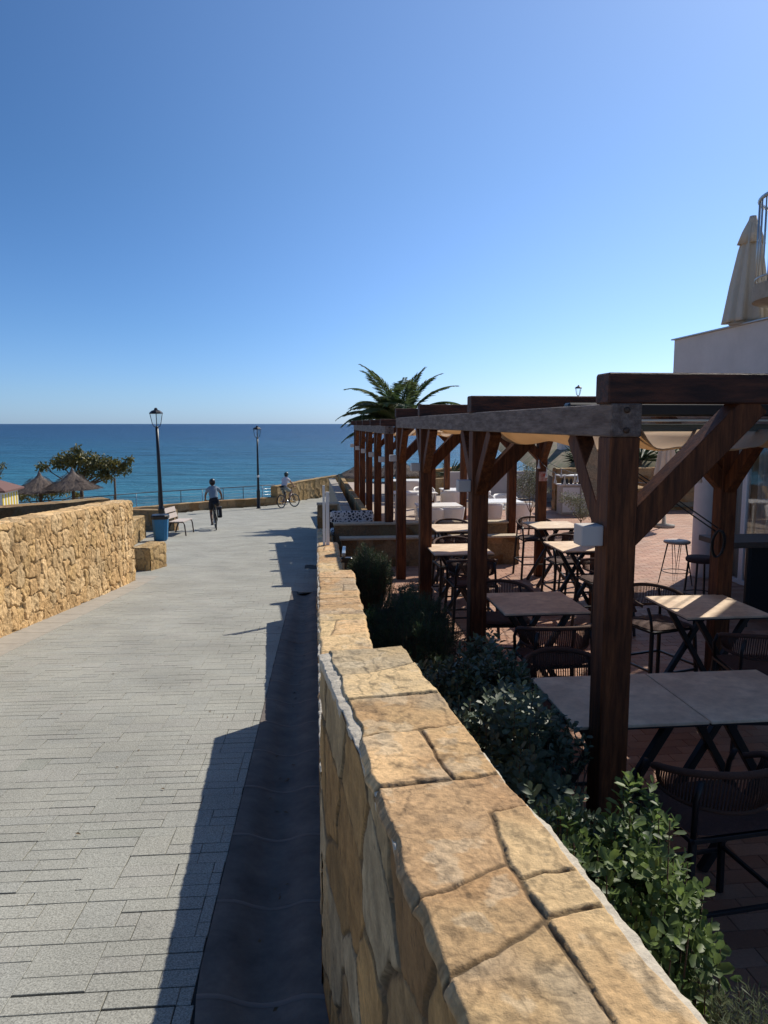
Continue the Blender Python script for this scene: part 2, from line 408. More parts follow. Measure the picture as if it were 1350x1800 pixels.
def sea_mat():
    m = bpy.data.materials.new('sea_water'); m.use_nodes = True
    nt = m.node_tree; N = nt.nodes; L = nt.links
    p = N['Principled BSDF']
    ge = N.new('ShaderNodeNewGeometry'); sx = N.new('ShaderNodeSeparateXYZ'); L.new(ge.outputs['Position'], sx.inputs[0])
    # depth of the water grows away from the shore: pale turquoise shallows, then deep blue
    lg = N.new('ShaderNodeMath'); lg.operation = 'LOGARITHM'; L.new(sx.outputs[1], lg.inputs[0]); lg.inputs[1].default_value = 10
    n0 = N.new('ShaderNodeTexNoise'); n0.inputs['Scale'].default_value = 0.012; n0.inputs['Detail'].default_value = 5
    mp0 = N.new('ShaderNodeMapping'); mp0.inputs['Scale'].default_value = (0.35, 1, 1); L.new(ge.outputs['Position'], mp0.inputs[0]); L.new(mp0.outputs[0], n0.inputs['Vector'])
    ad = N.new('ShaderNodeMath'); ad.operation = 'MULTIPLY_ADD'; L.new(n0.outputs[0], ad.inputs[0]); ad.inputs[1].default_value = 0.5; L.new(lg.outputs[0], ad.inputs[2])
    mr = N.new('ShaderNodeMapRange'); mr.inputs[1].default_value = 1.75; mr.inputs[2].default_value = 3.4; L.new(ad.outputs[0], mr.inputs[0])
    cr = N.new('ShaderNodeValToRGB'); L.new(mr.outputs[0], cr.inputs[0])
    e = cr.color_ramp.elements
    e[0].position = 0.0; e[0].color = (0.075, 0.24, 0.27, 1)
    e[1].position = 1.0; e[1].color = (0.006, 0.032, 0.088, 1)
    for ps, c in ((0.14, (0.030, 0.165, 0.22)), (0.35, (0.014, 0.108, 0.18)), (0.62, (0.008, 0.058, 0.13))):
        k = cr.color_ramp.elements.new(ps); k.color = (*c, 1)
    mq = N.new('ShaderNodeMapping'); mq.inputs['Scale'].default_value = (0.16, 0.5, 1); L.new(ge.outputs['Position'], mq.inputs[0])  # light and dark of the ripples put into the base colour as streaks
    nq = N.new('ShaderNodeTexNoise'); nq.inputs['Scale'].default_value = 0.5; nq.inputs['Detail'].default_value = 9; nq.inputs['Roughness'].default_value = 0.75; L.new(mq.outputs[0], nq.inputs['Vector'])
    rq = N.new('ShaderNodeMapRange'); rq.inputs[1].default_value = 0.35; rq.inputs[2].default_value = 0.65; rq.inputs[3].default_value = 0.5; rq.inputs[4].default_value = 1.55; L.new(nq.outputs[0], rq.inputs[0])
    hq = N.new('ShaderNodeHueSaturation'); L.new(rq.outputs[0], hq.inputs['Value']); L.new(cr.outputs[0], hq.inputs['Color'])
    L.new(hq.outputs[0], p.inputs['Base Color'])
    p.inputs['Roughness'].default_value = 0.3; p.inputs['IOR'].default_value = 1.33
    p.inputs['Specular IOR Level'].default_value = 0.15
    mp = N.new('ShaderNodeMapping'); mp.inputs['Scale'].default_value = (0.45, 1.0, 1); L.new(ge.outputs['Position'], mp.inputs[0])
    w1 = N.new('ShaderNodeTexNoise'); w1.inputs['Scale'].default_value = 0.55; w1.inputs['Detail'].default_value = 8; w1.inputs['Roughness'].default_value = 0.62
    w2 = N.new('ShaderNodeTexNoise'); w2.inputs['Scale'].default_value = 0.08; w2.inputs['Detail'].default_value = 8; w2.inputs['Roughness'].default_value = 0.7
    L.new(mp.outputs[0], w1.inputs['Vector']); L.new(mp.outputs[0], w2.inputs['Vector'])
    b1 = N.new('ShaderNodeBump'); b1.inputs['Strength'].default_value = 0.9; b1.inputs['Distance'].default_value = 0.7; L.new(w1.outputs[0], b1.inputs['Height'])
    b2 = N.new('ShaderNodeBump'); b2.inputs['Strength'].default_value = 0.8; b2.inputs['Distance'].default_value = 4.0; L.new(w2.outputs[0], b2.inputs['Height']); L.new(b1.outputs[0], b2.inputs['Normal'])
    L.new(b2.outputs[0], p.inputs['Normal'])
    return m
M['sea'] = sea_mat()

# ================================================================== THE SETTING
# ------------------------------------------------------------------ stone walls
PAL_GOLD = np.array([(0.50, 0.335, 0.15), (0.53, 0.365, 0.18), (0.48, 0.315, 0.145), (0.52, 0.37, 0.19), (0.49, 0.325, 0.15)])
PAL_BROWN = np.array([(0.30, 0.19, 0.085), (0.36, 0.235, 0.12), (0.26, 0.15, 0.065), (0.33, 0.24, 0.13), (0.30, 0.20, 0.11)])
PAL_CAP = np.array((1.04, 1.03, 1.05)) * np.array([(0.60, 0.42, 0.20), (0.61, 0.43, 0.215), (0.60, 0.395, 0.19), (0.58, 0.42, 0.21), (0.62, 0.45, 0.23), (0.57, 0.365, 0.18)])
MORTAR = np.array((0.42, 0.31, 0.18))

def palette(pal, h, h2):
    i = np.minimum((h * len(pal)).astype(int), len(pal) - 1)
    return pal[i] * (0.82 + 0.34 * h2)[..., None]

def rubble(u, v, cell, amp, seed, pal, mortar=MORTAR, jw=0.16, rough=0.35, hewn=0.0):
    a, b = cell
    wu = (fbm(u / a * 1.3, v / b * 1.3, seed + 40, 3) - 0.5) * 0.5
    wv = (fbm(u / a * 1.3 + 9, v / b * 1.3, seed + 41, 3) - 0.5) * 0.5
    ci, cj, e, du, dv = voro(u / a + wu, v / b + wv, seed)
    h1 = _hash(ci, cj, seed + 11); h2 = _hash(ci, cj, seed + 12); h3 = _hash(ci, cj, seed + 13) - 0.5; h4 = _hash(ci, cj, seed + 14) - 0.5
    k = sstep(e, 0.03, jw)
    chip = fbm(u * 14, v * 14, seed + 3, 4) - 0.5
    disp = amp * (k * (0.55 + 0.45 * h2) + k * (h3 * du + h4 * dv) * 1.1 + k * chip * rough * 2)
    if hewn > 0:
        rg = np.abs(fbm(u * 26 + v * 9, v * 10 - u * 4, seed + 21, 4) - 0.5) * 2; rg2 = np.abs(fbm(u * 9 - v * 5 + 9 * h1, v * 8 + 5 * h2, seed + 22, 3) - 0.5) * 2
        disp = disp + hewn * k * (0.55 * (1 - rg) + 0.9 * (1 - rg2) - 0.7)
    c = palette(pal, h1, h2)
    st = fbm(u * 3.1, v * 3.1, seed + 8, 4)
    c = c * (0.72 + 0.56 * st)[..., None]
    kk = sstep(e, 0.02, 0.09)[..., None]
    c = c * kk + (mortar * (0.75 if hewn else 0.55))[None, None] * (1 - kk)
    return disp, c

class Panels:
    def __init__(s): s.v = []; s.f = []; s.c = []; s.n = 0
    def grid(s, P, c, flip=False):
        nu, nv = P.shape[:2]
        f = gridf(nu, nv, s.n)
        if flip: f = f[:, ::-1]
        s.v.append(P.reshape(-1, 3)); s.f.append(f); s.c.append(np.broadcast_to(c, P.shape).reshape(-1, 3)); s.n += nu * nv
    def build(s, name, mat_, parent=None):
        return raw(name, np.concatenate(s.v), np.concatenate(s.f), mat_, parent, np.concatenate(s.c), smooth=True)

def wall_mesh(name, pts, th, z0, z1, cell, amp, res, seed, pal, parent=None, m=None, sides='LRTE', topcell=None, toppal=None, round_=0.03, hewn=0.0, jw=0.16):
    """solid rubble wall along a plan polyline pts [(x, y)...] (left face line); z0, z1 functions of the arc length or numbers"""
    pts = np.array(pts, float)
    seg = np.hypot(*(pts[1:] - pts[:-1]).T); S = np.concatenate([[0], np.cumsum(seg)])
    L = S[-1]; ns = max(2, int(L / res) + 1)
    s = np.linspace(0, L, ns)
    x = np.interp(s, S, pts[:, 0]); y = np.interp(s, S, pts[:, 1])
    tx = np.gradient(x, s); ty = np.gradient(y, s); l = np.hypot(tx, ty); tx /= l; ty /= l
    nx, ny = ty, -tx                      # towards the right side
    f0 = z0 if callable(z0) else (lambda q: np.full_like(q, z0)); f1 = z1 if callable(z1) else (lambda q: np.full_like(q, z1))
    zb = f0(s); zt = f1(s) + (fbm(s * 4, s * 0, seed + 70, 3) - 0.5) * amp * 1.2
    P = Panels()
    nh = max(3, int((zt - zb).max() / res) + 1); t = np.linspace(0, 1, nh)
    Sg = np.repeat(s[:, None], nh, 1); Z = zb[:, None] + (zt - zb)[:, None] * t[None]
    edge = sstep(1 - np.repeat(t[None], ns, 0), 0, 0.05) * 1.0
    for side, off, sg in (('L', 0.0, -1), ('R', th, 1)):
        if side not in sides: continue
        d, c = rubble(Sg, Z, cell, amp, seed + (0 if side == 'L' else 50), pal, hewn=hewn, jw=jw)
        d = d * (0.25 + 0.75 * edge)
        X = (x + nx * off)[:, None] + nx[:, None] * d * sg; Y = (y + ny * off)[:, None] + ny[:, None] * d * sg
        P.grid(np.stack([X, Y, Z], -1), c, flip=(side == 'R'))
    if 'T' in sides:
        nw = max(3, int(th / res) + 1); w = np.linspace(0, 1, nw); W = w[None] * th
        Sg2 = np.repeat(s[:, None], nw, 1); Wg = np.repeat(W, ns, 0)
        d, c = rubble(Sg2, Wg, topcell or cell, amp * 0.6, seed + 90, toppal if toppal is not None else pal * 1.05)
        inner = sstep(np.minimum(w, 1 - w), 0, 0.12)[None]
        Zt = zt[:, None] + d * inner
        aL = 0.25 * amp * 0.5
        Wx = Wg + (w[None] - 0.5) * 2 * aL
        P.grid(np.stack([x[:, None] + nx[:, None] * Wx, y[:, None] + ny[:, None] * Wx, Zt], -1), c, flip=True)
    if 'E' in sides:
        for k, fl in ((0, True), (-1, False)):
            nw = max(3, int(th / res) + 1); w = np.linspace(0, 1, nw) * th
            Wg = np.repeat(w[None], nh, 0); Zg = np.repeat((zb[k] + (zt[k] - zb[k]) * t)[:, None], nw, 1)
            d, c = rubble(Wg + 3.3, Zg, cell, amp, seed + 60 + k, pal)
            e2 = sstep(np.minimum(w, th - w) / th, 0, 0.2)[None] * (0.25 + 0.75 * sstep(1 - t, 0, 0.08))[:, None]
            sg = -1 if k == 0 else 1
            X = x[k] + nx[k] * Wg + tx[k] * d * e2 * sg; Y = y[k] + ny[k] * Wg + ty[k] * d * e2 * sg
            P.grid(np.stack([X, Y, Zg], -1), c, flip=fl)
    return P.build(name, m or M['stone'], parent)

# ---- the long capped wall between the promenade and the terrace
def xl(d):
    """plan line of the face towards the promenade"""
    d = np.asarray(d, float)
    return np.where(d < 2.17, 0.266 - 0.2115 * d, 0.0037 + 0.0003 - 0.0916 * d)
WALL_W = 0.25
garden_wall = thing('stone_wall', 'long stone wall capped with tan flagstones, stepping down beside the promenade in the foreground', 'wall', (0, 0, 0))

def cap_section(d0, d1, ztop, seed, res, jag=0.012, W=WALL_W, rowlen=(0.2, 0.36), psplit=0.5, joints=None, inset=None):
    p0 = np.array([float(xl(d0 + 1e-4)), d0]); p1 = np.array([float(xl(d1 - 1e-4)), d1])
    L = float(np.hypot(*(p1 - p0))); t = (p1 - p0) / L; n = np.array([t[1], -t[0]])
    rr = np.random.default_rng(seed)
    ns = int(L / res) + 1; nw = int((W + 0.03) / res) + 1
    s = np.linspace(0, L, ns); w = np.linspace(0, 1, nw)
    wl = -0.004 + (np.interp(s, *inset) if inset else 0.010) + (fbm(s * 9, s * 0, seed, 3) - 0.5) * jag * 2 + (vnoise(s * 3.1, s * 0, seed + 1) - 0.5) * jag
    wr = W + 0.004 + (fbm(s * 8, s * 0 + 5, seed, 3) - 0.5) * jag * 2
    Wg = wl[:, None] + (wr - wl)[:, None] * w[None]
    Sg = np.repeat(s[:, None], nw, 1)
    if joints is not None:
        best = np.full(Sg.shape, 9.0)
        ns_ = (fbm(Sg * 16, Wg * 16, seed + 3, 4) - 0.5) * 0.014; nw_ = (fbm(Sg * 16 + 7, Wg * 16, seed + 4, 4) - 0.5) * 0.014
        for jl in joints:
            for (sa, wa_), (sb, wb_) in zip(jl[:-1], jl[1:]):
                ds_, dw_ = sb - sa, wb_ - wa_; q = np.clip(((Sg + ns_ - sa) * ds_ + (Wg + nw_ - wa_) * dw_) / (ds_ * ds_ + dw_ * dw_), 0, 1)
                best = np.minimum(best, np.hypot(Sg + ns_ - sa - ds_ * q, Wg + nw_ - wa_ - dw_ * q))
        free = best > 0.0022
        cell = np.where(free, np.arange(Sg.size).reshape(Sg.shape) + 1, 0)
        for it in range(400):
            old_ = cell.copy()
            for ax in (0, 1):
                c_ = np.swapaxes(cell, 0, ax)
                for rng_ in (range(1, c_.shape[0]), range(c_.shape[0] - 2, -1, -1)):
                    pv = -1 if rng_.step == 1 else 1
                    for i in rng_:
                        m_ = (c_[i] > 0) & (c_[i + pv] > c_[i]); c_[i][m_] = c_[i + pv][m_]
            if (old_ == cell).all(): break
        u_ = np.unique(cell); cell = np.searchsorted(u_, cell)
        for it in range(3):
            z0_ = cell == 0
            for sh in (1, -1):
                for ax in (0, 1): cell = np.where(z0_ & (cell == 0), np.roll(cell, sh, ax), cell)
    else:
        # row joints
        b = [-0.2 - rr.random() * 0.1]
        while b[-1] < L + 0.4: b.append(b[-1] + rr.uniform(*rowlen))
        b = np.array(b)
        best = np.full(Sg.shape, 9.0); row = np.zeros(Sg.shape, int)
        for i, bi in enumerate(b):
            line = bi + rr.uniform(-0.15, 0.3) * (Wg - W / 2) + (fbm(Wg * 7, Wg * 0 + i, seed + 3, 5) - 0.5) * 0.016
            best = np.minimum(best, np.abs(Sg - line)); row = row + (Sg > line)
        cell = row * 2
        for i in range(len(b) + 1):
            if rr.random() < psplit:
                wi = W * rr.choice([rr.uniform(0.3, 0.42), rr.uniform(0.58, 0.72)])
                line = wi + rr.uniform(-0.15, 0.15) * (Sg - (b[min(i, len(b) - 1)] - 0.14)) + (fbm(Sg * 7, Sg * 0 + i, seed + 4, 5) - 0.5) * 0.018
                inrow = row == i
                best = np.where(inrow, np.minimum(best, np.abs(Wg - line)), best)
                cell = np.where(inrow & (Wg > line), cell + 1, cell)
    hh = _hash(cell, cell * 0, seed + 20); h2 = _hash(cell, cell * 0 + 1, seed + 21); h3 = _hash(cell, cell * 0 + 2, seed + 22) - 0.5; h4 = _hash(cell, cell * 0 + 3, seed + 22) - 0.5
    jw = 0.0012 + 0.0042 * vnoise(Sg * 13, Wg * 13, seed + 31) ** 1.5
    k = sstep(best, jw * 0.6, jw + 0.0030)
    edge = np.minimum(w, 1 - w)[None] * (W)
    rnd = sstep(edge + 0.002 * (vnoise(Sg * 40, Wg * 40, seed + 2) - 0.5), 0, 0.005)
    ridges = fbm(Sg * 5 + 3 * hh, Wg * 5, seed + 33, 5)
    terr = np.floor(ridges * 7) / 7 + sstep(ridges * 7 - np.floor(ridges * 7), 0.75, 1.0) / 7    # riven layers
    z = ztop - 0.006 * (1 - k) + k * (0.004 * (h2 - 0.5) + 0.009 * (terr - 0.5) + 0.006 * (fbm(Sg * 30, Wg * 30, seed + 9, 3) - 0.5)
        + 0.006 * h3 * (Wg - W / 2) + 0.012 * h4 * 0.1) - (1 - rnd) * 0.008
    c = palette(PAL_CAP, hh, h2)
    st = fbm(Sg * 4.5 + 7 * hh, Wg * 4.5, seed + 50, 5); st2 = fbm(Sg * 2.2 + 3 * hh, Wg * 2.2, seed + 51, 4)
    c = c * (0.80 + 0.42 * st)[..., None]
    rust = sstep(st2, 0.52, 0.68)[..., None]; c = c * (1 - rust * 0.5) + np.array((0.50, 0.27, 0.115)) * rust * 0.5 * (0.8 + 0.4 * st)[..., None]
    grey = sstep(fbm(Sg * 3.2 + 40, Wg * 3.2 + 9 * h2, seed + 52, 4), 0.56, 0.72)[..., None]; c = c * (1 - grey * 0.45) + np.array((0.36, 0.32, 0.24)) * grey * 0.45
    pale = sstep(fbm(Sg * 16, Wg * 16, seed + 53, 4), 0.60, 0.68)[..., None]; c = c * (1 - pale * 0.35) + np.array((0.68, 0.56, 0.38)) * pale * 0.35
    layer = sstep(np.abs(ridges * 7 - np.floor(ridges * 7) - 0.9), 0.12, 0.0)[..., None]; c = c * (1 - 0.32 * layer); pit = sstep(fbm(Sg * 45 + 11, Wg * 45, seed + 56, 3), 0.64, 0.70)[..., None]; c = c * (1 - 0.3 * pit)
    spk = fbm(Sg * 95, Wg * 95, seed + 54, 3); c = c * (0.80 + 0.40 * spk)[..., None]; vein = sstep(np.abs(fbm(Sg * 7 + 5 * hh, Wg * 9, seed + 57, 5) - 0.5), 0.010, 0.0)[..., None]; c = c * (1 - 0.35 * vein)
    c = c * (0.30 + 0.70 * k)[..., None]
    P = Panels()
    X = p0[0] + t[0] * Sg + n[0] * Wg; Y = p0[1] + t[1] * Sg + n[1] * Wg
    P.grid(np.stack([X, Y, z], -1), c, flip=True)
    # the edges of the cap stones: short skirts down both long sides and the far end
    for kk, sgn in ((0, -1), (-1, 1)):
        nt = 5; q = np.linspace(0, 1, nt)
        zz = z[:, kk][:, None] - q[None] * 0.022
        ww = Wg[:, kk][:, None] + sgn * 0.006 * np.sin(q * math.pi)[None] * (0.6 + vnoise(s * 30, s * 0, seed + 66))[:, None] + 0 * zz
        XX = p0[0] + t[0] * s[:, None] + n[0] * ww; YY = p0[1] + t[1] * s[:, None] + n[1] * ww
        cc = np.repeat(c[:, kk][:, None], nt, 1) * 0.95
        P.grid(np.stack([XX, YY, zz], -1), cc, flip=(kk == 0))
    for kk in (0, -1):
        nt = 4; q = np.linspace(0, 1, nt)
        ww = Wg[kk][:, None] + 0 * q[None]; zz = z[kk][:, None] - q[None] * 0.034
        sa = s[kk] + (0.005 if kk else -0.005) * np.sin(q * math.pi)[None]
        XX = p0[0] + t[0] * (sa + 0 * ww) + n[0] * ww; YY = p0[1] + t[1] * (sa + 0 * ww) + n[1] * ww
        P.grid(np.stack([XX, YY, zz], -1), np.repeat(c[kk][:, None], nt, 1), flip=(kk == -1))
    cap = P.build('wall_cap', M['cap'], garden_wall)
    # faces: flagstone veneer, upright slabs
    P = Panels()
    fres = max(res * 1.6, 0.006)
    nf = int(L / fres) + 1; sf = np.linspace(0, L, nf)
    zlow = np.interp(p0[1] + t[1] * sf, [-2, 30], [0, 0]) + gz(p0[1] + t[1] * sf) - 0.12
    for side in (0, 1):
        zb = zlow if side == 0 else np.full(nf, min(float(zlow.min()), -1.15))
        zt_ = ztop - 0.016
        nh = int((zt_ - zb.min()) / fres) + 1; q = np.linspace(0, 1, nh)
        Sx = np.repeat(sf[:, None], nh, 1); Z = zb[:, None] + (zt_ - zb)[:, None] * q[None]
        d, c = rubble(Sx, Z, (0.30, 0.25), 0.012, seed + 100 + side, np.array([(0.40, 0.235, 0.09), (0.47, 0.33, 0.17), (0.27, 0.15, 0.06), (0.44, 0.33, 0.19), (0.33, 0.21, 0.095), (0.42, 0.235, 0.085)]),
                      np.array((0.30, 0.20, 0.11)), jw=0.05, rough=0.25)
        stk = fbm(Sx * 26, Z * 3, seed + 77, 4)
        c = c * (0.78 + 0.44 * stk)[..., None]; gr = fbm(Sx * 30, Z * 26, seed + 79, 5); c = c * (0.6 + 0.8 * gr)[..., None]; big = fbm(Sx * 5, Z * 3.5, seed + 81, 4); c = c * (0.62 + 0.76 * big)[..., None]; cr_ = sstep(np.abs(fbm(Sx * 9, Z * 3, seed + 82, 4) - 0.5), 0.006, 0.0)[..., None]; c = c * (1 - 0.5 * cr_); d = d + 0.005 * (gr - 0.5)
        d = d + 0.001 * (stk - 0.5)
        off = (0.008 - d) if side == 0 else (W - 0.012 + d)
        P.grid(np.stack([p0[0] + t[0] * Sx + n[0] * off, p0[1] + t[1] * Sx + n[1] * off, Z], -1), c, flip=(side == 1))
    for kk in (0, 1):
        s_ = 0 if kk == 0 else L
        ww = np.linspace(0.008, W - 0.012, 24); zb0 = float(min(zlow.min(), -1.15)); zz = np.linspace(zb0, ztop - 0.03, 60)
        Wq, Zq = np.meshgrid(ww, zz, indexing='ij')
        d, c = rubble(Wq + 5, Zq, (0.13, 0.28), 0.01, seed + 130 + kk, PAL_BROWN, jw=0.1)
        sq = s_ + 0.002 * (1 if kk else -1) + 0 * Wq
        P.grid(np.stack([p0[0] + t[0] * sq + n[0] * Wq, p0[1] + t[1] * sq + n[1] * Wq, Zq], -1), c, flip=(kk == 0))
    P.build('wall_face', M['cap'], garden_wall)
    # pale crumbly mortar bedding squeezed out under the cap stones
    for side in (0, 1):
        sm = np.linspace(0.004, L - 0.004, int(L / 0.007))
        ck = vnoise(sm * 11 + side * 31, sm * 0, seed + 5) + 0.35 * (vnoise(sm * 37, sm * 0 + 4, seed + 4) - 0.5)
        on = sstep(ck, 0.30, 0.33) * (sstep(sm, 1.9, 2.05) if joints is not None else 1) if side == 0 else (sstep(ck, 0.5, 0.53) if joints is None else np.maximum(sstep(2.22 - sm, 0, 0.02) * sstep(ck, 0.12, 0.14), sstep(ck, 0.55, 0.57)))
        inn = 0.012 + (np.interp(sm, *inset) if (inset and side == 0) else 0.010)
        ext = (0.001 + 0.005 * vnoise(sm * 21, sm * 0 + 1, seed + 6) + 0.006 * (fbm(sm * 60, sm * 0 + 2, seed + 7, 3) - 0.3))
        if side == 1: ext = ext + (0.016 * sstep(2.25 - sm, 0, 0.15) if joints is not None else 0)
        prj = ext * on + (0.001 if side == 0 else -0.02) * (1 - on)
        zt = ztop - 0.008 - 0.009 * fbm(sm * 50, sm * 0 + 1.5, seed + 6, 3); zb = zt - 0.014 - 0.026 * vnoise(sm * 15, sm * 0 + 7.7, seed + 8)
        base = 0.0 if side == 0 else W; sg = -1 if side == 0 else 1
        prof_ = ((-inn, zt + 0.004), (prj - 0.003, zt + 0.0005), (prj, zt - 0.001), (prj, zt - 0.005), (prj * 0.8, (zt + zb) / 2), (prj * 0.6, zb), (-inn, zb))
        G = np.stack([np.stack([p0[0] + t[0] * sm + n[0] * (base + sg * o_), p0[1] + t[1] * sm + n[1] * (base + sg * o_), z_ + 0 * sm], -1) for o_, z_ in prof_], 1)
        Pm = Panels(); Pm.grid(G, np.array((0.5, 0.45, 0.36)), flip=(side == 0)); Pm.build('mortar_edge', M['mortar'], garden_wall)

JOINTS = [[(2.911, -0.02), (2.917, 0.126), (2.982, 0.27)], [(2.73, -0.02), (2.737, 0.045), (2.734, 0.27)], [(2.50, -0.02), (2.505, 0.036), (2.517, 0.125), (2.533, 0.27)],
    [(2.518, 0.151), (2.399, 0.15), (2.321, 0.146), (2.283, 0.152)], [(2.275, -0.02), (2.275, 0.132), (2.282, 0.27)], [(2.147, 0.18), (2.154, 0.27)],
    [(2.147, 0.18), (2.065, 0.168), (1.998, 0.155), (1.857, 0.156)], [(1.935, -0.02), (1.957, 0.055), (1.998, 0.155)], [(1.953, 0.162), (1.958, 0.201), (1.947, 0.27)],
    [(1.78, -0.02), (1.809, 0.063), (1.858, 0.153)], [(1.858, 0.153), (1.868, 0.195), (1.869, 0.27)], [(1.858, 0.153), (1.774, 0.157), (1.672, 0.159), (1.45, 0.15)],
    [(1.45, -0.02), (1.45, 0.27)], [(1.15, -0.02), (1.18, 0.27)], [(0.85, -0.02), (0.83, 0.27)], [(0.5, -0.02), (0.52, 0.27)], [(0.2, -0.02), (0.18, 0.27)]]
cap_section(-0.9, 2.17, 0.92, 19, 0.0028, joints=JOINTS, inset=([0, 2.0, 2.1, 2.6, 3.2], [0.0, 0.001, 0.009, 0.016, 0.022]))
cap_section(2.18, 5.3, 0.54, 12, 0.007, rowlen=(0.14, 0.3), psplit=0.4)
cap_section(5.31, 9.3, 0.10, 13, 0.014, jag=0.014, rowlen=(0.25, 0.45))
cap_section(9.31, 14.2, -0.42, 14, 0.02, jag=0.012, rowlen=(0.25, 0.45), W=0.22)

# ---- left walls
w1 = wall_mesh('stone_wall', [(-4.21, 1.0), (-4.48, 7.7), (-4.67, 12.55)], 0.35, lambda s: gz(1 + s) - 0.08, lambda s: 0.53 - 0.047 * (s - 6.7), (0.17, 0.23), 0.022, 0.013, 200, PAL_GOLD * np.array((1.34, 1.32, 1.36)), sides='RTE', hewn=0.030, jw=0.10)
tag(w1, 'high sunlit wall of rough golden stones along the left edge of the promenade', 'wall')
w2 = wall_mesh('stone_wall', [(-9.0, 7.4), (-5.95, 11.35), (-4.75, 12.75)], -0.4, -1.9, lambda s: 0.31 + 0 * s, (0.34, 0.3), 0.025, 0.03, 230, PAL_BROWN, sides='LRTE')
tag(w2, 'shaded brown stone wall running off behind the high sunlit wall, below the thatched parasols', 'wall')
w3 = wall_mesh('stone_wall', [(-4.86, 14.0), (-4.78, 14.75)], 0.38, -1.35, -0.77, (0.2, 0.2), 0.02, 0.02, 240, PAL_GOLD * 0.95)
tag(w3, 'small square stone block just past the end of the high sunlit wall', 'wall')
w4 = wall_mesh('stone_wall', [(-6.2, 16.6), (-6.6, 19.2), (-7.25, 22.3)], -0.4, lambda s: gz(16.6 + s) - 0.1, lambda s: -0.84 - 0.055 * s, (0.22, 0.2), 0.04, 0.03, 250, PAL_GOLD)
tag(w4, 'low sunlit stone wall behind the blue bin', 'wall')
w5 = wall_mesh('stone_wall', [(-11.5, 25.2), (-7.15, 24.9)], -0.4, -2.3, -1.32, (0.35, 0.3), 0.03, 0.035, 260, PAL_BROWN)
tag(w5, 'short brown stone wall end behind the lamp and the bin', 'wall')
# ---- walls at the sea
w6 = wall_mesh('stone_wall', [(-16, 26.6), (-10.9, 32.0), (-8.2, 35.6), (-5.55, 38.0)], -0.45, lambda s: -2.45 - 0.018 * s, lambda s: -1.93 - 0.016 * s, (0.55, 0.4), 0.03, 0.05, 270, PAL_BROWN)
tag(w6, 'low brown stone wall at the seaward edge of the promenade, behind the cyclists', 'wall')
w7 = wall_mesh('stone_wall', [(-5.5, 38.1), (-4.2, 41.2), (-2.7, 44.0), (-1.4, 45.1)], -0.4, -2.9, lambda s: np.interp(s, [0, 3.4, 6.6, 8.2], [-1.62, -1.52, -1.44, -1.75]), (0.4, 0.5), 0.035, 0.05, 280, PAL_GOLD * 0.72)
tag(w7, 'curving chest high stone wall rising behind the far cyclist', 'wall')

# ------------------------------------------------------------------ promenade: granite setts in courses
PA = math.atan(0.0916)
PD = np.array([-math.sin(PA), math.cos(PA)]); PN = np.array([math.cos(PA), math.sin(PA)])
def uv2xy(u, v): return u * PN[0] + v * PD[0], u * PN[1] + v * PD[1]
def right_edge(v):
    """u of the right end of the setts at distance v along the path"""
    if v < 11.3: return (float(xl(v)) - 0.41) * PN[0] + v * PN[1]
    if v < 14.3: return 0.0
    if v < 15.0: return -0.25
    if v < 26: return 0.9
    return 9.0
def left_edge(v):
    # beside the high wall there is a concrete strip; past it the pavement spreads to the left
    if v < 12.9: return -3.23 + 0.027 * v
    if v < 16: return -5.0 - (v - 12.9) * 0.25
    if v < 24.5: return -6.0 - (v - 16) * 0.02
    return -11 - (v - 24.5) * 0.1
sv, sf_, sc = [], [], []
rr = np.random.default_rng(5)
nb = 0; v = -2.0
BASES = np.array([(0.325, 0.322, 0.280), (0.322, 0.320, 0.279), (0.330, 0.325, 0.281), (0.318, 0.317, 0.280), (0.326, 0.320, 0.281)])
def sett(a0, a1, b0, b1):
    global nb, sv, sf_, sc
    g1, g2, g3, g4 = [float(min(0.008, max(0.0018, rr.exponential(0.0022)))) for _ in range(4)]
    a0 += g1 / 2; a1 -= g2 / 2; b0 += g3; b1 -= g4 / 2
    lift = rr.normal(0, 0.0006)
    for (ins, dz) in ((0, -0.010), (0, -0.0010), (0.0014, 0)):
        for (uu, vv) in ((a0 + ins, b0 + ins), (a1 - ins, b0 + ins), (a1 - ins, b1 - ins), (a0 + ins, b1 - ins)):
            x, y = uv2xy(uu, vv); sv.append((x, y, float(gz(y)) + dz + lift))
    for k in range(2):
        for q in range(4):
            w_ = (q + 1) % 4; sf_.append((nb + k * 4 + q, nb + k * 4 + w_, nb + k * 4 + 4 + w_, nb + k * 4 + 4 + q))
    sf_.append((nb + 8, nb + 9, nb + 10, nb + 11))
    c = BASES[rr.integers(len(BASES))] * rr.uniform(0.985, 1.015)
    if rr.random() < 0.0012: c = c * np.array((0.86, 0.88, 0.87))
    sc.extend([c] * 12); nb += 12
DU, DV, V0, V1 = 0.075, 0.088, -2.0, 24.0
nu_c, nv_c = int(8.2 / DU), int((V1 - V0) / DV)
used_ = np.zeros((nv_c, nu_c), bool); U0 = -7.2
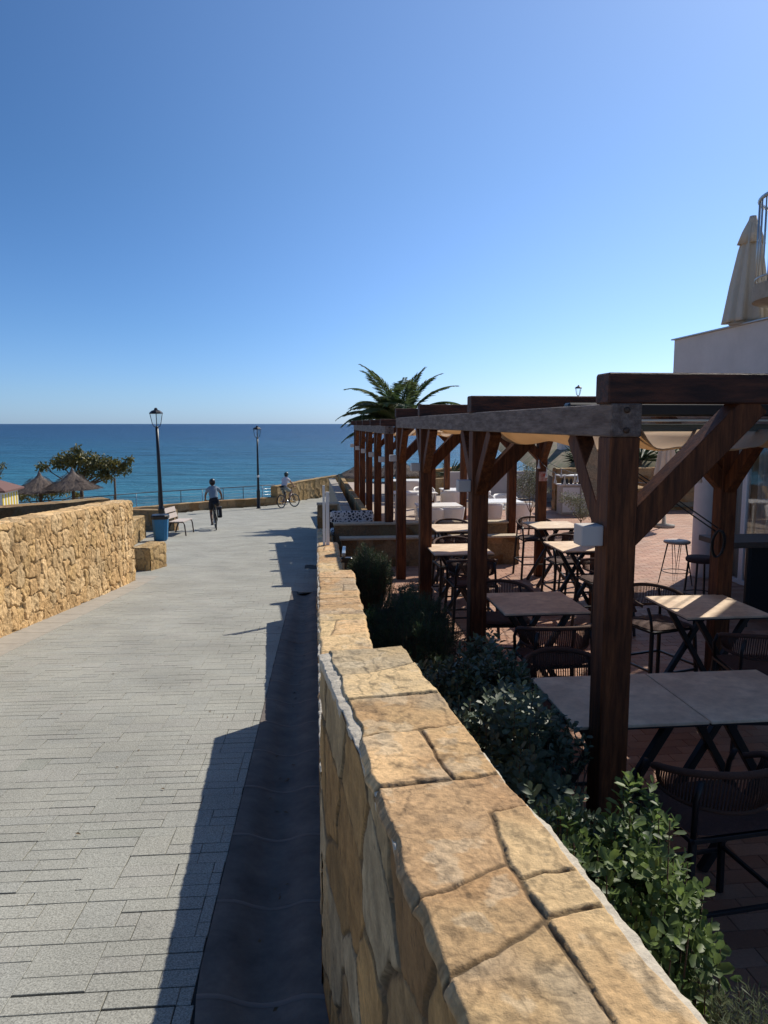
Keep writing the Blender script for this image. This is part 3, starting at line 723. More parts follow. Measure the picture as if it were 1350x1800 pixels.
for j in range(nv_c):
    for i in range(nu_c):
        if used_[j, i]: continue
        w_, h_ = [(3, 1), (4, 1), (2, 1), (3, 2), (2, 2), (4, 1), (3, 1), (3, 1)][rr.integers(8)]
        h_ = min(h_, nv_c - j); k = 1
        while k < w_ and i + k < nu_c and not used_[j, i + k]: k += 1
        w_ = k
        if h_ > 1 and used_[j + 1, i:i + w_].any(): h_ = 1
        used_[j:j + h_, i:i + w_] = True
        a0, a1, b0, b1 = U0 + i * DU, U0 + (i + w_) * DU, V0 + j * DV, V0 + (j + h_) * DV
        lo_, hi_ = left_edge((b0 + b1) / 2), right_edge((b0 + b1) / 2)
        a0, a1 = max(a0, lo_), min(a1, hi_)
        if a1 - a0 > 0.02: sett(a0, a1, b0, b1)
v = V0 + nv_c * DV
while v < 46:
    H = float(rr.choice([0.20, 0.24, 0.28])) * (1.5 if v > 22 else 1)
    vm = v + H / 2; u0, ue = left_edge(vm), right_edge(vm)
    ylim = None
    if v > 24: ylim = lambda uu: float(np.interp(uv2xy(uu, vm)[0], [-16, -10.9, -8.2, -5.55, -4.2, -2.7, -1.4, 0], [26.6, 32.0, 35.6, 38.0, 41.2, 44.0, 45.1, 46])) + 0.2
    u = u0
    while u < ue - 0.03:
        kind = rr.random(); ln = rr.uniform(0.16, 0.26) if kind < 0.25 else rr.uniform(0.34, 0.62)
        if v > 22: ln *= 1.4
        u1 = min(u + ln, ue)
        if ue - u1 < 0.1: u1 = ue
        if ylim is None or uv2xy(u, vm)[1] < ylim(u):
            if kind < 0.25: sett(u, u1, v, v + H)
            else:
                sp = v + H * float(rr.choice([0.42, 0.5, 0.5, 0.6]))
                for (c0, c1) in ((v, sp), (sp, v + H)):
                    if u1 - u > 0.3 and rr.random() < 0.75:
                        m_ = u + (u1 - u) * rr.uniform(0.35, 0.65); sett(u, m_, c0, c1); sett(m_, u1, c0, c1)
                    else: sett(u, u1, c0, c1)
        u = u1
    v += H
prom = raw('promenade', sv, sf_, M['paver'], None, np.array(sc))
tag(prom, 'grey granite setts of the sloping promenade', None, None, 'structure')
# bed under the setts, also the wider ground under the walls
ys = np.linspace(-8, 45, 110); P = Panels()
xs_ = np.linspace(0, 1, 3)
X = []; 
for y_ in ys:
    xr = (float(xl(y_)) - 0.40 if y_ < 11.3 else float(xl(y_)) + 0.1) if y_ < 14.2 else (0.96 - 0.1 * y_ if y_ < 27 else 9.0)
    xlft = -3.75 - 0.04 * y_ - 0.3 if y_ < 12.7 else (-9.0 if y_ < 25 else -14)
    if y_ < 12.7: xlft = -4.4
    if y_ > 26: xlft = min(float(np.interp(y_, [26, 32.0, 35.6, 38.0, 41.2, 44.0, 46], [-16, -10.7, -8.0, -5.3, -4.0, -2.5, -0.8])), xr - 0.5)
    X.append([xlft, (xlft + xr) / 2, xr])
X = np.array(X); Y = np.repeat(ys[:, None], 3, 1)
P.grid(np.stack([X, Y, gz(Y) - 0.0075], -1), np.array((0.05, 0.05, 0.048)), flip=True)
bed = P.build('promenade_bed', M['joint']); tag(bed, 'dark bedding in the joints of the promenade', None, None, 'structure')

# concrete margin beside the high wall
mb = MB()
d = -1.0
while d < 13.2:
    d2 = min(d + 0.6, 13.2)
    def mxl(q): return -3.98 - 0.035 * (q - 2.0)
    x0a, x0b = mxl(d), mxl(d2)
    wa = lambda q: (PN[0] * (-3.235 + 0.027 * q) + PD[0] * q)
    xa, xb = wa(d + 0.002), wa(d2 - 0.006)
    for (da, xa0, xa1) in ((0, 0, 0),):
        za, zb = float(gz(d)), float(gz(d2))
        top = [(x0a - 0.3, d + 0.003, za + 0.004), (xa, d + 0.003 , za + 0.003), (xb, d2 - 0.003, zb + 0.003), (x0b - 0.3, d2 - 0.003, zb + 0.004)]
        bot = [(p[0], p[1], p[2] - 0.05) for p in top]
        mb.add(bot + top, [(4, 5, 6, 7), (0, 1, 5, 4), (1, 2, 6, 5), (2, 3, 7, 6), (3, 0, 4, 7), (3, 2, 1, 0)])
    d = d2
margin = mb.build('kerb_strip', M['conc']); tag(margin, 'pale concrete margin at the foot of the high sunlit wall', None, None, 'structure')

# gutter of concave precast channels
mb = MB(); gseg = 0.55; d = -1.2 + 0.02
prof = [0.004, 0.001, -0.004, -0.016, -0.031, -0.040, -0.044, -0.041, -0.032, -0.017, -0.004, 0.001, 0.003]
def gut(q, k, n):
    r_ = float(xl(q)) - 0.004; l_ = float(xl(q)) - 0.406
    return l_ + (r_ - l_) * k / (n - 1)
while d < 11.3:
    d2 = min(d + gseg + rr.normal(0, 0.012), 11.3); n = len(prof); rows = 5
    hj = rr.normal(0, 0.0015)
    vs = []
    for i in range(rows):
        q = d + 0.004 + (d2 - d - 0.008) * i / (rows - 1)
        for k in range(n):
            vs.append((gut(q, k, n), q + 0.02 * math.sin(math.pi * k / (n - 1)), float(gz(q)) + prof[k] + hj + 0.002))
    fs = [(i * n + k, i * n + k + 1, (i + 1) * n + k + 1, (i + 1) * n + k) for i in range(rows - 1) for k in range(n - 1)]
    mb.add(vs, fs, 0, True)
    vs = []
    for i, (dq, dz) in enumerate(((-0.012, 0.0), (-0.005, 0.003), (0.005, 0.003), (0.012, 0.0))):
        q = d2 + dq
        for k in range(n):
            vs.append((gut(q, k, n), q + 0.02 * math.sin(math.pi * k / (n - 1)) + 0.003 * float(vnoise(k * 0.4, d * 7, 3)), float(gz(q)) + prof[k] + hj + 0.0025 + dz * (0.6 + 0.6 * rr.random())))
    fs = [(i * n + k, i * n + k + 1, (i + 1) * n + k + 1, (i + 1) * n + k) for i in range(3) for k in range(n - 1)]
    mb.add(vs, fs, 1, True)
    d = d2
g = mb.build('gutter', [M['gutter'], M['gutter_joint']]); tag(g, 'dark concave concrete gutter between the setts and the wall', None, None, 'structure')

# ------------------------------------------------------------------ terrace floor
TZ = -1.0
def txy(u, v): return u * ACR.x + v * ROW.x, u * ACR.y + v * ROW.y
tv_, tf_, tc_ = [], [], []; nb = 0
TB = np.array([(0.40, 0.215, 0.135), (0.43, 0.24, 0.155), (0.37, 0.19, 0.12), (0.42, 0.25, 0.17)])
v = 0.2; k = 0
while v < 22.4:
    ch = 0.125; u = 0.95 + (0.0 if k % 2 else -0.125); 
    ue = 12.0
    while u < ue:
        a0, a1, b0, b1 = u + 0.002, u + 0.248, v + 0.002, v + ch - 0.002
        x, y = txy((a0 + a1) / 2, v)
        if u < 3.85 or v < 13.4 or True:
            for (dz, ins) in ((-0.006, 0), (0, 0.002)):
                for (uu, vv) in ((a0 + ins, b0 + ins), (a1 - ins, b0 + ins), (a1 - ins, b1 - ins), (a0 + ins, b1 - ins)):
                    x, y = txy(uu, vv); tv_.append((x, y, TZ + dz))
            for q in range(4):
                w_ = (q + 1) % 4; tf_.append((nb + q, nb + w_, nb + 4 + w_, nb + 4 + q))
            tf_.append((nb + 4, nb + 5, nb + 6, nb + 7))
            tc_ += [TB[rr.integers(4)] * rr.uniform(0.88, 1.1)] * 8; nb += 8
        u += 0.25
    v += ch; k += 1
t_ = raw('terrace_paving', tv_, tf_, M['tile'], None, np.array(tc_)); tag(t_, 'terracotta paving of the restaurant terrace', None, None, 'structure')
mb = MB()
a, b, c_, d_ = txy(0.7, -4), txy(30, -4), txy(30, 24.0), txy(0.7, 24.0)
mb.add([(a[0], a[1], TZ - 0.005), (b[0], b[1], TZ - 0.005), (c_[0], c_[1], TZ - 0.005), (d_[0], d_[1], TZ - 0.005)], [(0, 1, 2, 3)])
o = mb.build('terrace_ground', mat('tile_grout', (0.16, 0.11, 0.085), 0.9, var=0.15)); tag(o, 'ground under the terrace paving', None, None, 'structure')
# planter bed between the wall and the terrace
mb = MB(); n = 40
for i in range(n):
    q0, q1 = -1 + 13 * i / n, -1 + 13 * (i + 1) / n
    mb.add([(float(xl(q0)) + 0.2, q0, TZ + 0.02), (1.02 - 0.106 * q0, q0, TZ + 0.02), (1.02 - 0.106 * q1, q1, TZ + 0.02), (float(xl(q1)) + 0.2, q1, TZ + 0.02)], [(0, 1, 2, 3)])
o = mb.build('planter_bed', M['soil']); tag(o, 'soil of the planting bed behind the wall', None, None, 'structure')
# lower terrace of the restaurant beyond, a solid platform
mb = MB(); TB2 = -0.88
def plat(pts, z, zb, mi=0):
    n_ = len(pts); vs = [(p[0], p[1], z) for p in pts] + [(p[0], p[1], zb) for p in pts]
    fs = [tuple(range(n_))] + [(i, i + n_, (i + 1) % n_ + n_, (i + 1) % n_) for i in range(n_)]
    mb.add(vs, fs, mi)
plat([txy(1.05, 13.6), txy(3.9, 13.6), txy(3.9, 24.01), txy(16, 24.01), txy(16, 33), txy(1.2, 33)], TB2 - 0.117, -3.2)
o = mb.build('lower_terrace', mat('lower_terrace_paving', (0.42, 0.33, 0.26), 0.85, var=0.12, vscale=2, bump=0.2)); tag(o, 'paved ground of the white restaurant terrace beyond the pergola', None, None, 'structure')

# ------------------------------------------------------------------ beach, sea, hill
P = Panels(); ys = np.array([-60, 10, 26, 35.5, 39.5, 50, 90.]); zs = np.array([-2.9, -2.9, -2.9, -3.0, -5.0, -6.5, -9.0])
ys2 = np.concatenate([np.linspace(-60, 20, 20), np.linspace(20.5, 90, 140)]); xs2 = np.linspace(-140, 140, 120)
Xg, Yg = np.meshgrid(xs2, ys2, indexing='ij')
Zg = np.interp(Yg, ys, zs) + (fbm(Xg * 0.4, Yg * 0.4, 3, 4) - 0.5) * 0.25
P.grid(np.stack([Xg, Yg, Zg], -1), np.array((0.42, 0.34, 0.24)), flip=True)
o = P.build('beach', M['sand']); tag(o, 'pale sandy beach below the promenade', None, None, 'structure')
yy = np.array([34, 40, 50, 70, 100, 160, 260, 500, 1000, 2500, 6000, 15000, 40000.]); tt = np.linspace(-1, 1, 9)
Yg = np.repeat(yy[None], 9, 0); Xg = tt[:, None] * (100 + Yg * 1.6)
P = Panels(); P.grid(np.stack([Xg, Yg, np.full_like(Yg, -4.5)], -1), np.array((0, 0, 0)), flip=True)
o = P.build('sea', M['sea']); tag(o, 'blue sea with small ripples out to the horizon', None, None, 'structure')
# rocky planted bank to the right, beyond the terrace
xs2 = np.linspace(5.6, 60, 60); ys2 = np.linspace(22.2, 70, 60)
Xg, Yg = np.meshgrid(xs2, ys2, indexing='ij')
Zg = -1.0 + 1.5 * sstep(Yg - 0.12 * 0, 22.3, 23.6) * sstep(Xg, 4.5, 7.0) + 0.55 * sstep(Yg, 25, 36) + 0.35 * fbm(Xg * 0.6, Yg * 0.6, 9, 4)
P = Panels(); P.grid(np.stack([Xg, Yg, Zg], -1), np.array((0.3, 0.24, 0.17)), flip=True)
o = P.build('planted_bank', mat('dry_earth', (0.24, 0.18, 0.12), 0.95, var=0.3, vscale=1.5, color2=(0.12, 0.12, 0.06), bump=0.8, bscale=6)); tag(o, 'dry planted bank behind the terrace', None, None, 'structure')

# ================================================================== PERGOLAS
def L2(u, v, z):
    """terrace frame to world: u across, v along"""
    return Vector((u * ACR.x + v * ROW.x, u * ACR.y + v * ROW.y, z))
ZAX = Vector((0, 0, 1))
U_L = 1.458 * math.cos(ALPHA) + 0.05 + 0.0775         # centre line of the left posts (across)
U_R = U_L + 2.4
PW = 0.155
def row_v(d, u): return (d - u * ACR.y) / ROW.y
def make_pergola(label, ds, zt, zfoot, ch, sh, over, braces=True, lamp_z=None, extra_lamps=True, nearbrace=True):
    root = thing('wooden_pergola', label, 'pergola', (0, 0, 0))
    vs_ = [row_v(d + PW / 2, U_L) for d in ds]
    zs_ = zt - ch                               # top of the side beams
    zp = zs_ - sh                               # top of the posts
    for ui, u in enumerate((U_L, U_R)):
        for i, v in enumerate(vs_):
            m = MB(); m.cbeam(L2(u, v, zfoot), L2(u, v, zp), PW, PW, 0.006, ALPHA); m.build('post', M['wood'], root)
            if braces:
                # braces along the row, up to the side beam
                for sgn in (-1, 1):
                    if (i == 0 and sgn < 0) or (i == len(vs_) - 1 and sgn > 0): continue
                    ln = 0.50 if zt > 1.75 else 0.36
                    p0 = L2(u, v + sgn * (PW / 2 - 0.03), zp - ln - 0.04); p1 = L2(u, v + sgn * (PW / 2 + ln - 0.02), zp + 0.008)
                    m = MB(); m.cbeam(p0, p1, 0.10, 0.12, 0.005, side=ACR); m.build('brace', M['wood'], root)
        m = MB()
        m.cbeam(L2(u, vs_[0] - PW / 2 - 0.004, zs_ - sh / 2), L2(u, vs_[-1] + PW / 2 + 0.004, zs_ - sh / 2), PW + 0.006, sh, 0.006, side=ACR)
        m.build('side_beam', M['wood_grey'], root)
    for i, v in enumerate(vs_):
        m = MB()
        e = PW / 2 + over
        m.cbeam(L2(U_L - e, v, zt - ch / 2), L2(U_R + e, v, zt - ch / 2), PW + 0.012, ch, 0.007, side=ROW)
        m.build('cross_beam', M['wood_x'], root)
        if braces:
            ln = 0.62 if zt > 1.75 else 0.4
            for u, sg in ((U_L, 1), (U_R, -1)):
                p0 = L2(u + sg * (PW / 2 - 0.05), v, zs_ - ln - 0.05); p1 = L2(u + sg * (PW / 2 + ln), v, zs_ + 0.01)
                m = MB(); m.cbeam(p0, p1, 0.135 if zt > 1.75 else 0.10, 0.14 if zt > 1.75 else 0.1, 0.006, side=ROW); m.build('brace', M['wood'], root)
        for dz_ in (-0.05, 0.05):
            bm_ = MB(); bm_.lathe([(0.0, 0.0), (0.016, 0.0), (0.016, 0.007), (0.010, 0.011), (0, 0.011)], L2(U_L, v - PW / 2 - 0.004, zs_ - sh / 2 + dz_), 8, axis=Matrix.Rotation(ALPHA, 3, 'Z') @ Matrix.Rotation(R(90), 3, 'X'))
            bm_.build('bolt', M['steel_dk'], root)
        if lamp_z is not None:
            m = MB(); m.bbox(L2(U_L - PW / 2 - 0.058, v + 0.02, lamp_z), (0.115, 0.115, 0.105), ALPHA, 0.004)
            m.build('cube_lamp', M['lampbox'], root)
    return root, vs_, zp, zs_
pergA, vA, zpA, zsA = make_pergola('tall dark brown timber pergola over the bar tables, nearest the camera', [3.68, 6.7, 9.7, 12.2], 1.85, TZ, 0.15, 0.165, 0.02, lamp_z=1.035)
pergB, vB, zpB, zsB = make_pergola('lower dark brown timber pergola in the distance in front of the sea', [14.0, 16.2, 18.4, 20.6, 22.9], 1.69, -1.0, 0.13, 0.15, 0.09, lamp_z=0.93)
# small sign on a far right post
m = MB(); m.bbox(L2(U_R, vA[3] - PW / 2 - 0.008, 0.72), (0.14, 0.012, 0.16), ALPHA, 0.002)
m.build('notice_board', mat('faded_red_white_notice', (0.55, 0.42, 0.36), 0.7, var=0.3, vscale=14, color2=(0.40, 0.06, 0.04)), pergA)

# canvas shades, sagging in strips between wires
def shade(label, v0, v1, z, nscal, sag, gap=0.03, u0=None, u1=None, seed=0):
    u0 = U_L + PW / 2 + 0.01 if u0 is None else u0; u1 = U_R - PW / 2 - 0.01 if u1 is None else u1
    nu = 12 * nscal + 1; nv = 30
    U, V = np.meshgrid(np.linspace(0, 1, nu), np.linspace(0, 1, nv), indexing='ij')
    ph = (U * nscal) % 1.0
    s_ = 4 * ph * (1 - ph)
    Z = z - s_ * sag * (0.75 + 0.25 * np.cos(V * math.pi * 2)) - 0.05 * 4 * V * (1 - V) * 0.6 - 0.02 * fbm(U * 14, V * 5, seed, 3)
    Z = Z - 0.025 * np.exp(-V * 30) * np.sin(ph * 9)
    uu = u0 + (u1 - u0) * U; vv = v0 + (v1 - v0) * V + 0.02 * (fbm(U * 20, V * 0, seed + 3, 2) - 0.5) * (V < 0.02)
    X = uu * ACR.x + vv * ROW.x; Y = uu * ACR.y + vv * ROW.y
    P = Panels(); P.grid(np.stack([X, Y, Z], -1), np.array((0.6, 0.5, 0.3)), flip=True)
    o = P.build('shade_cloth', M['canvas'])
    md = o.modifiers.new('thick', 'SOLIDIFY'); md.thickness = 0.003
    tag(o, label, 'shade cloth', 'canvas shades slung under the pergola beams')
    return o
shade('beige canvas shade sagging in scallops behind the front beam of the nearest pergola bay', vA[0] + 0.88, vA[1] - 0.12, zpA + 0.04, 5, 0.14, seed=1)
shade('beige canvas shade over the second bay of the tall pergola', vA[1] + 0.14, vA[2] - 0.12, zpA + 0.05, 5, 0.10, seed=2)
shade('short bunched canvas shade over the third bay of the tall pergola', vA[2] + 0.14, vA[2] + 0.75, zpA + 0.05, 5, 0.10, seed=3)
for i in range(4):
    lab = ['beige canvas shade over the nearest bay of the low far pergola', 'beige canvas shade over the second bay of the low far pergola',
           'beige canvas shade over the third bay of the low far pergola', 'beige canvas shade over the last bay of the low far pergola before the sea'][i]
    shade(lab, vB[i] + 0.16, vB[i + 1] - 0.12, zpB + 0.05, 5, 0.10, seed=4 + i)
# roller blind cassette under the first bay
aw = thing('roller_blind_box', 'long black roller blind box with metal rail hung across the nearest pergola bay', 'blind box', (0, 0, 0))
m = MB(); m.cbeam(L2(U_L + PW / 2, vA[0] + 1.0, 1.69), L2(U_R + 0.6, vA[0] + 1.0, 1.69), 0.11, 0.085, 0.012, side=ROW); m.build('cassette', M['black'], aw)
m = MB(); m.cbeam(L2(U_L + PW / 2, vA[0] + 1.0, 1.622), L2(U_R + 0.6, vA[0] + 1.0, 1.622), 0.05, 0.022, 0.005, side=ROW); m.build('bottom_rail', M['steel'], aw)
m = MB(); m.cbeam(L2(U_L + PW / 2, vA[0] + 1.06, 1.575), L2(U_R + 0.6, vA[0] + 1.06, 1.575), 0.02, 0.05, 0.004, side=ROW)
m.build('valance', mat('grey_green_blind', (0.10, 0.12, 0.11), 0.8), aw)

# string of lights with small tassel shades along the right posts
sl = thing('string_lights', 'string of small pale hanging bulbs looped along the right side of the pergola', 'string lights', (0, 0, 0))
pts = []
anch = [(U_R - 0.12, vA[1], 1.28), (U_R - 0.12, vA[2], 1.12), (U_R - 0.12, vA[3], 1.1), (U_R + 2.6, vA[3] + 2.4, 0.75)]
wire = MB()
for a, b in zip(anch[:-1], anch[1:]):
    seg = []
    for i in range(13):
        t = i / 12; p = Vector(a).lerp(Vector(b), t); z = p.z - 0.28 * 4 * t * (1 - t)
        seg.append(L2(p.x, p.y, z))
    wire.tube(seg, 0.005, 5)
    for i in range(1, 12, 2): pts.append(seg[i])
wire.build('cable', M['black'], sl)
for p in pts:
    m = MB(); m.lathe([(0.002, 0), (0.008, -0.02), (0.008, -0.06), (0.014, -0.10), (0.026, -0.14), (0.024, -0.155), (0.0, -0.16)], p, 8)
    m.build('bulb_shade', M['whitepaint'], sl)
# coil of cord tied to the second right post
cd = MB()
pc = L2(U_R - PW / 2 - 0.03, vA[1] - 0.1, 0.0)
cd.tube([pc + Vector((-0.9, 0.9, 1.35)), pc + Vector((-0.45, 0.45, 1.0)), pc + Vector((0, 0, 0.62))], 0.007, 6)
cd.tube([pc + Vector((-0.94, 0.86, 1.35)), pc + Vector((-0.48, 0.42, 0.97)), pc + Vector((-0.01, -0.01, 0.58))], 0.007, 6)
for k in range(4):
    cd.tube([pc + Vector((0.012 * math.sin(a) - 0.01 * k, -0.03 - 0.012 * k + 0.02 * math.cos(a), 0.48 - 0.13 * math.cos(a))) + Vector((0.045 * math.sin(a), 0, 0)) for a in [2 * math.pi * i / 18 for i in range(18)]], 0.008, 6, closed=True)
o = cd.build('cord', M['black']); tag(o, 'black cord stretched down to a coil tied on a dark pergola post', 'cord')

# ================================================================== BAR TABLES AND CHAIRS
def make_table():
    root = thing('bar_table', 'x', 'bar table')
    m = MB(); m.bbox((0, 0, 0.911), (0.66, 0.68, 0.018), 0, 0.003); top = m.build('tabletop', M['tabletop'], root)
    m = MB(); m.bbox((0, 0, 0.897), (0.655, 0.675, 0.010), 0, 0.002); m.build('tabletop_backing', M['dark'], root)
    m = MB(); m.bbox((0, 0, 0.880), (0.50, 0.46, 0.025), 0, 0.003); m.build('frame', M['dark'], root)
    for y in (-0.24, 0.24):
        for s in (-1, 1):
            m = MB(); m.cbeam((s * 0.20, y + s * 0.021, 0.872), (-s * 0.27, y + s * 0.021, 0.0), 0.045, 0.042, 0.004, side=(0, 1, 0)); m.build('leg', M['dark'], root)
    return root
def make_chair():
    root = thing('bar_chair', 'x', 'bar chair')
    SH = 0.64
    # woven seat, a little dished
    U, V = np.meshgrid(np.linspace(-1, 1, 15), np.linspace(-1, 1, 15), indexing='ij')
    m = MB(); vs = []
    for sgn in (1, -1):
        for i in range(15):
            for j in range(15):
                x, y = U[i, j], V[i, j]
                k = (abs(x) ** 6 + abs(y) ** 6) ** (1 / 6); k = max(abs(x), abs(y)) / max(k, 1e-6)
                z = SH + sgn * 0.022 * (1 - max(abs(x), abs(y)) ** 8) - 0.014 * (1 - x * x) * (1 - y * y) + 0.003 * math.sin(i * 2.2) * math.sin(j * 2.2)
                vs.append((x * k * 0.235, y * k * 0.225, z))
    fs = []
    for b, fl in ((0, 0), (225, 1)):
        for i in range(14):
            for j in range(14):
                q = (b + i * 15 + j, b + i * 15 + 15 + j, b + i * 15 + 16 + j, b + i * 15 + j + 1); fs.append(q if not fl else q[::-1])
    m.add(vs, fs, 0, True)
    m.build('seat', M['seat'], root)
    m = MB()
    ring = [(0.235, -0.22), (0.235, 0.22), (-0.235, 0.22), (-0.235, -0.22)]
    for i in range(4): m.cbeam((*ring[i], SH - 0.02), (*ring[(i + 1) % 4], SH - 0.02), 0.022, 0.022, 0.003)
    m.build('seat_frame', M['dark'], root)
    def rail(z0, z1, rx, ry, a0, a1, n):
        out = []
        for i in range(n):
            t = i / (n - 1); a = R(a0 + (a1 - a0) * t); k = math.sin(math.pi * t)
            out.append(Vector((rx * math.cos(a), -ry * math.sin(a) * (1 if math.sin(a) > 0 else 0.55) + 0.0, z0 + (z1 - z0) * k)))
        return out
    top = rail(0.83, 0.935, 0.275, 0.275, -32, 212, 33)
    low = rail(0.775, 0.745, 0.255, 0.245, -8, 188, 33)
    for x, y, h in ((0.225, -0.21, 0.80), (-0.225, -0.21, 0.80), (0.232, 0.2, 0.83), (-0.232, 0.2, 0.83)):
        sx = 1 if x > 0 else -1; sy = 1 if y > 0 else -1
        m = MB(); m.cbeam((x + sx * 0.035, y + sy * 0.035, 0), (x, y, SH - 0.01), 0.03, 0.03, 0.005, rotz=0)
        if sy > 0: m.tube([(x, y, SH - 0.03), (x + sx * 0.012, y - 0.01, 0.75), (x + sx * 0.006, y - 0.055, 0.83)], 0.013, 8)
        else: m.tube([(x, y, SH - 0.03), (x * 0.96, y * 0.98, 0.80), (x * 0.9, y * 1.04, 0.895)], 0.013, 8)
        m.build('leg', M['dark'], root)
    m = MB()
    fr = [(0.25, -0.235), (0.25, 0.235), (-0.25, 0.235), (-0.25, -0.235)]
    for i in range(4):
        z_ = 0.24 if i == 1 else 0.27
        m.cbeam((*fr[i], z_), (*fr[(i + 1) % 4], z_), 0.02, 0.02, 0.003)
    m.build('footrest', M['dark'], root)
    m = MB(); m.tube(top, 0.0165, 8); m.build('top_rail', M['rope'], root)
    m = MB(); m.tube(low, 0.012, 8)
    n = 60
    for i in range(n):
        t = i / (n - 1); a = 4 + t * 24
        a = min(a, 31.999 - 3.9); k = int(a); f = a - k
        p = top[k].lerp(top[k + 1], f)
        b = t * 31.99; k2 = int(b); q = low[k2].lerp(low[k2 + 1], b - k2)
        mid = (p + q) / 2 + Vector(((p.x + q.x) * 0.01, (p.y + q.y) * 0.01, 0))
        m.tube([p, mid, q], 0.0042, 5)
    m.build('rope_back', M['rope'], root)
    return root

TABLES = [
    ((1.18, 3.665), 'pale speckled bar table half hidden behind the nearest big pergola post'),
    ((1.845, 3.735), 'largest pale bar table at the right edge, right of the nearest pergola post'),
    ((1.19, 5.73), 'bar table in full shade just left of the nearest pergola post'),
    ((2.50, 5.62), 'bar table with a bright wedge of sun across its left end'),
    ((0.84, 8.25), 'shaded bar table seen on both sides of the second pergola post'),
    ((2.27, 8.45), 'sunlit bar table behind the white cube lamp of the nearest post'),
    ((0.98, 9.98), 'sunlit bar table between second and third posts, before the stone planter wall'),
    ((2.36, 10.25), 'farthest sunlit bar table, beside the right end of the stone planter wall'),
]
proto = make_table()
for i, ((x, y), lab) in enumerate(TABLES):
    o = proto if i == 0 else copy_tree(proto)
    o.location = (x * 1.164, y * 1.164, TZ); o.rotation_euler.z = ALPHA; o.scale = (1.165, 1.165, 1.055)
    tag(o, lab, 'bar table', 'pale bar tables under the pergola')
CHAIRS = [
    (1.42, 3.06, 6, 'bar chair backing the camera at the nearest table, just right of the big post'),
    (2.16, 3.02, -14, 'bar chair cut by the right edge, at the nearest table'),
    (1.08, 4.20, 178, 'bar chair facing the camera behind the nearest table, left of the big post'),
    (1.22, 5.18, 2, 'bar chair backing the camera at the shaded table left of the big post'),
    (1.02, 6.22, 176, 'bar chair on the far side of the shaded table left of the big post'),
    (2.30, 6.08, 196, 'bar chair at the far left corner of the table with the wedge of sun'),
    (2.60, 4.98, -8, 'bar chair backing the camera at the table with the wedge of sun'),
    (2.38, 7.85, 4, 'bar chair on the near side of the sunlit table behind the cube lamp'),
    (2.26, 8.98, 182, 'bar chair on the far side of the sunlit table behind the cube lamp'),
    (2.62, 9.66, -10, 'bar chair on the near side of the farthest sunlit table'),
    (2.22, 10.78, 180, 'bar chair on the far side of the farthest sunlit table'),
    (0.93, 7.72, 0, 'bar chair tucked under the near side of the shaded table behind the second post'),
    (0.86, 8.80, 184, 'bar chair on the far side of the shaded table behind the second post'),
    (1.05, 9.42, 6, 'bar chair on the near side of the sunlit table beside the third post'),
    (0.98, 10.52, 180, 'bar chair between the stone planter wall and the table beside the third post'),
]
proto = make_chair()
for i, (x, y, a, lab) in enumerate(CHAIRS):
    o = proto if i == 0 else copy_tree(proto)
    o.location = (x * 1.158, y * 1.158, TZ); o.rotation_euler.z = ALPHA + R(a); o.scale = (1.1, 1.1, 1.06)
    tag(o, lab, 'bar chair', 'rope backed bar chairs at the bar tables')

# ---- stools and the counter by the glass front
st = thing('hairpin_stool', 'thin legged metal stool with a pale round seat, in the sun by the white column', 'stool', (4.73, 11.8, TZ), 0.3, None); st.scale = (1.12, 1.12, 1.12)
m = MB(); m.lathe([(0.0, 0.612), (0.17, 0.612), (0.185, 0.622), (0.185, 0.642), (0.17, 0.652), (0.0, 0.650)], (0, 0, 0), 24); m.build('seat', mat('pale_wood_seat', (0.45, 0.33, 0.24), 0.5, var=0.1), st)
for k in range(4):
    a = math.pi / 4 + k * math.pi / 2; ca, sa = math.cos(a), math.sin(a)
    m = MB(); m.tube([(0.12 * ca - 0.05 * sa, 0.12 * sa + 0.05 * ca, 0.62), (0.23 * ca, 0.23 * sa, 0.01), (0.12 * ca + 0.05 * sa, 0.12 * sa - 0.05 * ca, 0.62)], 0.007, 6); m.build('leg', M['black'], st)
m = MB(); m.tube([(0.19 * math.cos(a) * 0.97, 0.19 * math.sin(a) * 0.97, 0.2) for a in [2 * math.pi * i / 20 for i in range(20)]], 0.006, 6, closed=True); m.build('foot_ring', M['black'], st)
st = thing('cushioned_stool', 'dark round cushioned stool in front of the white column', 'stool', (4.46, 10.25, TZ), 0.1, None); st.scale = (1.12, 1.12, 1.12)
m = MB(); m.lathe([(0.0, 0.60), (0.16, 0.60), (0.18, 0.61), (0.185, 0.64), (0.17, 0.665), (0.1, 0.675), (0, 0.677)], (0, 0, 0), 24); m.build('seat', M['seat'], st)
for k in range(4):
    a = math.pi / 4 + k * math.pi / 2; ca, sa = math.cos(a), math.sin(a)
    m = MB(); m.cbeam((0.2 * ca, 0.2 * sa, 0), (0.15 * ca, 0.15 * sa, 0.605), 0.022, 0.022, 0.003, rotz=0); m.build('leg', M['dark'], st)
m = MB(); m.tube([(0.178 * math.cos(a), 0.178 * math.sin(a), 0.2) for a in [2 * math.pi * i / 20 for i in range(20)]], 0.008, 6, closed=True); m.build('foot_ring', M['dark'], st)
bc = thing('bar_counter', 'thick dark wooden bar counter in front of the glass doors', 'counter', (0, 0, 0))
m = MB(); m.cbeam((4.28, 9.52, 0.08), (7.0, 9.81, 0.08), 0.70, 0.075, 0.006, side=(0, 1, 0)); m.build('counter_top', M['counter'], bc)
for (x, y) in ((4.65, 9.3), (4.62, 9.83), (6.27, 9.46), (6.27, 10.0)):
    m = MB(); m.cbeam((x, y, TZ), (x, y, 0.045), 0.05, 0.05, 0.004, rotz=0.1); m.build('leg', M['dark'], bc)
